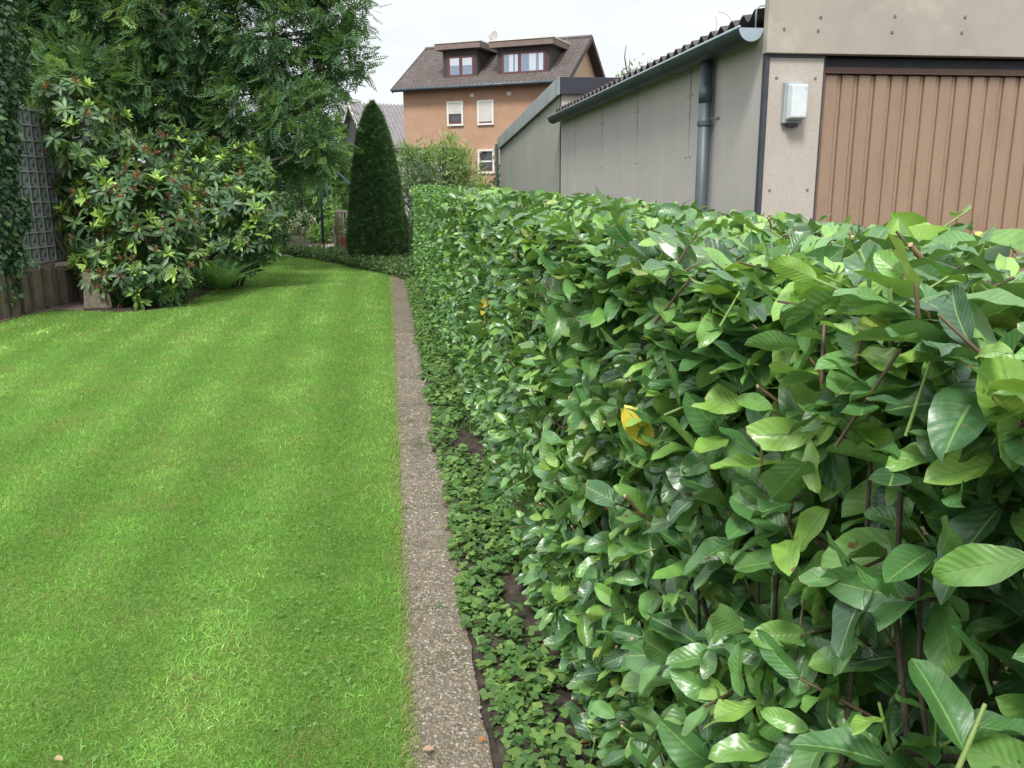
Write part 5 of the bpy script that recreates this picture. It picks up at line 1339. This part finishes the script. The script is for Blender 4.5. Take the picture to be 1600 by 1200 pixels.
bush('climbing plant on the far corner of the mossy garage', [(776, 262, 5), (777, 285, 8), (768, 295, 9), (778, 240, 4)], 17.2, [[.05,.10,.045],[.08,.14,.05],[.14,.16,.07]], [.5, .35, .15], (.05, .09), dens=110, per=5)

fr = thing('swing_frame', np.array([*gp(506, 388)[:2], 0]), 'dark green metal pole frame standing on the gravel by the clipped cone', 'frame')
pA = gp(506, 388); dA = float(np.dot(pA - EYE, fw)); pA2 = pA.copy(); pA2[2] = float(dp(502, 258, dA)[2])
pB = dp(514, 345, 27.5); pB[2] = 0; pB2 = pB.copy(); pB2[2] = pA2[2]
MB().tube([pA, pA2], .038, 12).build('post', 'green_metal', fr, smooth=True); MB().tube([pB, pB2], .038, 12).build('post', 'green_metal', fr, smooth=True)
MB().tube([pA2, pB2], .03, 10).build('top_bar', 'green_metal', fr, smooth=True)
q0 = dp(519, 261, 25.5); q1 = dp(553, 294, 25.0); dq = (q1 - q0); q2 = q0 + dq * (q0[2] / -dq[2]); q0 = q0 - dq * .22
MB().tube([q0, q2], .036, 10).build('brace', 'green_metal', fr, smooth=True)
MB().tube([pA2 + [0, 0, -.02], q0], .03, 10).build('top_bar', 'green_metal', fr, smooth=True)

bl_ = dp(527, 372, 23.2); bl_[2] = 0; bu = norm((rt)[None])[0]; bv = rfw
bench = thing('garden_bench', bl_ + bu * .6, 'grey wooden garden bench with slatted back half behind the clipped cone', 'bench')
zt_ = float(dp(527, 328, 23.2)[2])
MB().obox(bl_ + [0, 0, zt_ - .07], bu * 1.3, bv * .05, (0, 0, .07)).build('top_rail', 'bench_wood', bench, bevel=.006)
MB().obox(bl_ + [0, 0, .47], bu * 1.3, bv * .05, (0, 0, .06)).build('lower_rail', 'bench_wood', bench, bevel=.006)
for k in range(13): MB().obox(bl_ + bu * (.075 + k * .093) + bv * .012 + [0, 0, .53], bu * .045, bv * .02, (0, 0, zt_ - .60)).build('back_slat', 'bench_wood', bench)
for k in range(2):
    MB().obox(bl_ + bu * k * 1.24 - bv * .003, bu * .06, bv * .056, (0, 0, zt_ - .071)).build('leg', 'bench_wood', bench)
    MB().obox(bl_ + bu * k * 1.24 - bv * .5, bu * .06, bv * .06, (0, 0, .62)).build('leg', 'bench_wood', bench)
    MB().obox(bl_ + bu * k * 1.24 - bv * .52 + [0, 0, .622], bu * .06, bv * .51, (0, 0, .04)).build('armrest', 'bench_wood', bench)
for k in range(4): MB().obox(bl_ + bu * .062 - bv * (.5 - k * .115) + [0, 0, .43], bu * 1.17, bv * .095, (0, 0, .03)).build('seat_slat', 'bench_wood', bench)
pc = gp(541, 393); pc[2] = 0
pot = thing('plant_pot', pc, 'reddish terracotta pot at the left foot of the clipped cone', 'pot')
MB().lathe(pc, [(.0, 0), (.13, 0), (.155, .12), (.175, .30), (.19, .30), (.19, .36), (.165, .36), (.15, .30), (0, .29)], 20).build('pot_body', 'terracotta', pot, smooth=False)
Pp, Np = blob_points([(pc + [0, 0, .5], np.array([.2, .2, .2]))], 120, .2, .3, .3, 2)
batch('plant', [scatter_leaves(Pp, Np, 4, .03, .05, .09, LS, [[.08,.15,.05],[.15,.22,.07],[.30,.30,.18]], [.5, .3, .2], .5, .6, .5)], 'foliage', pot, kind='stuff')
sp = gp(530, 391); sp[2] = 0
pil = thing('stone_pillar', sp, 'rough weathered stone pillar overgrown with plants beside the bench', 'pillar')
hs_ = float(dp(529, 332, float(np.dot(sp - EYE, fw)))[2]); pts = [sp + [rng.normal(0, .015), rng.normal(0, .015), hs_ * t] for t in np.linspace(0, 1, 7)]
MB().tube(pts, [.12, .11, .09, .10, .08, .085, .05], 9).build('shaft', 'sleeper', pil)
Pp, Np = blob_points([(sp + [.03, -.05, hs_ * .55], np.array([.14, .14, .22]))], 100, .2, .3, .1, 2)
batch('creeper', [scatter_leaves(Pp, Np, 3, .03, .04, .08, LS, [[.06,.12,.045],[.11,.17,.06],[.24,.24,.15]], [.5, .35, .15], .2, .6, .5)], 'foliage', pil, kind='stuff')

# ------------------------------------------------------------------ fallen leaves
for (px, py, L, lab, c) in ((678, 1171, .022, 'pale dry fallen leaf lying on the concrete edging', (.46, .31, .20)), (746, 1156, .018, 'orange brown fallen leaf among the ground cover by the edging', (.42, .17, .07)),
                            (85, 1184, .02, 'dry beige fallen leaf lying in the grass', (.45, .33, .2)), (903, 1166, .03, 'yellow fallen laurel leaf at the foot of the hedge', (.55, .50, .10))):
    p = gp(px, py, .03); t = leaf_tpl(4, 6, .6, 'laurel', .5, .15, .05, None, int(px))
    a = rng.uniform(0, 6.28); fr_ = frames(np.array([[math.cos(a), math.sin(a), .1]]), np.array([[.2, -.2, 1.0]]), np.array([L * 1.4]))
    o = link('fallen_leaf', mesh_np('fallen_leaf', t.v @ fr_[0].T + p, t.f, t.uv, np.tile(c, (len(t.v), 1))), MT['foliage']); tag(o, lab, 'leaf')

gq0 = rl - bn_ * .9 - np.array([0, 0, 2.6]); MB().obox(gq0 - bd_ * .05, -bn_ * .14, bd_ * .04, (0, 0, 1.5)).build('gable_strip', 'white_trim', barn)
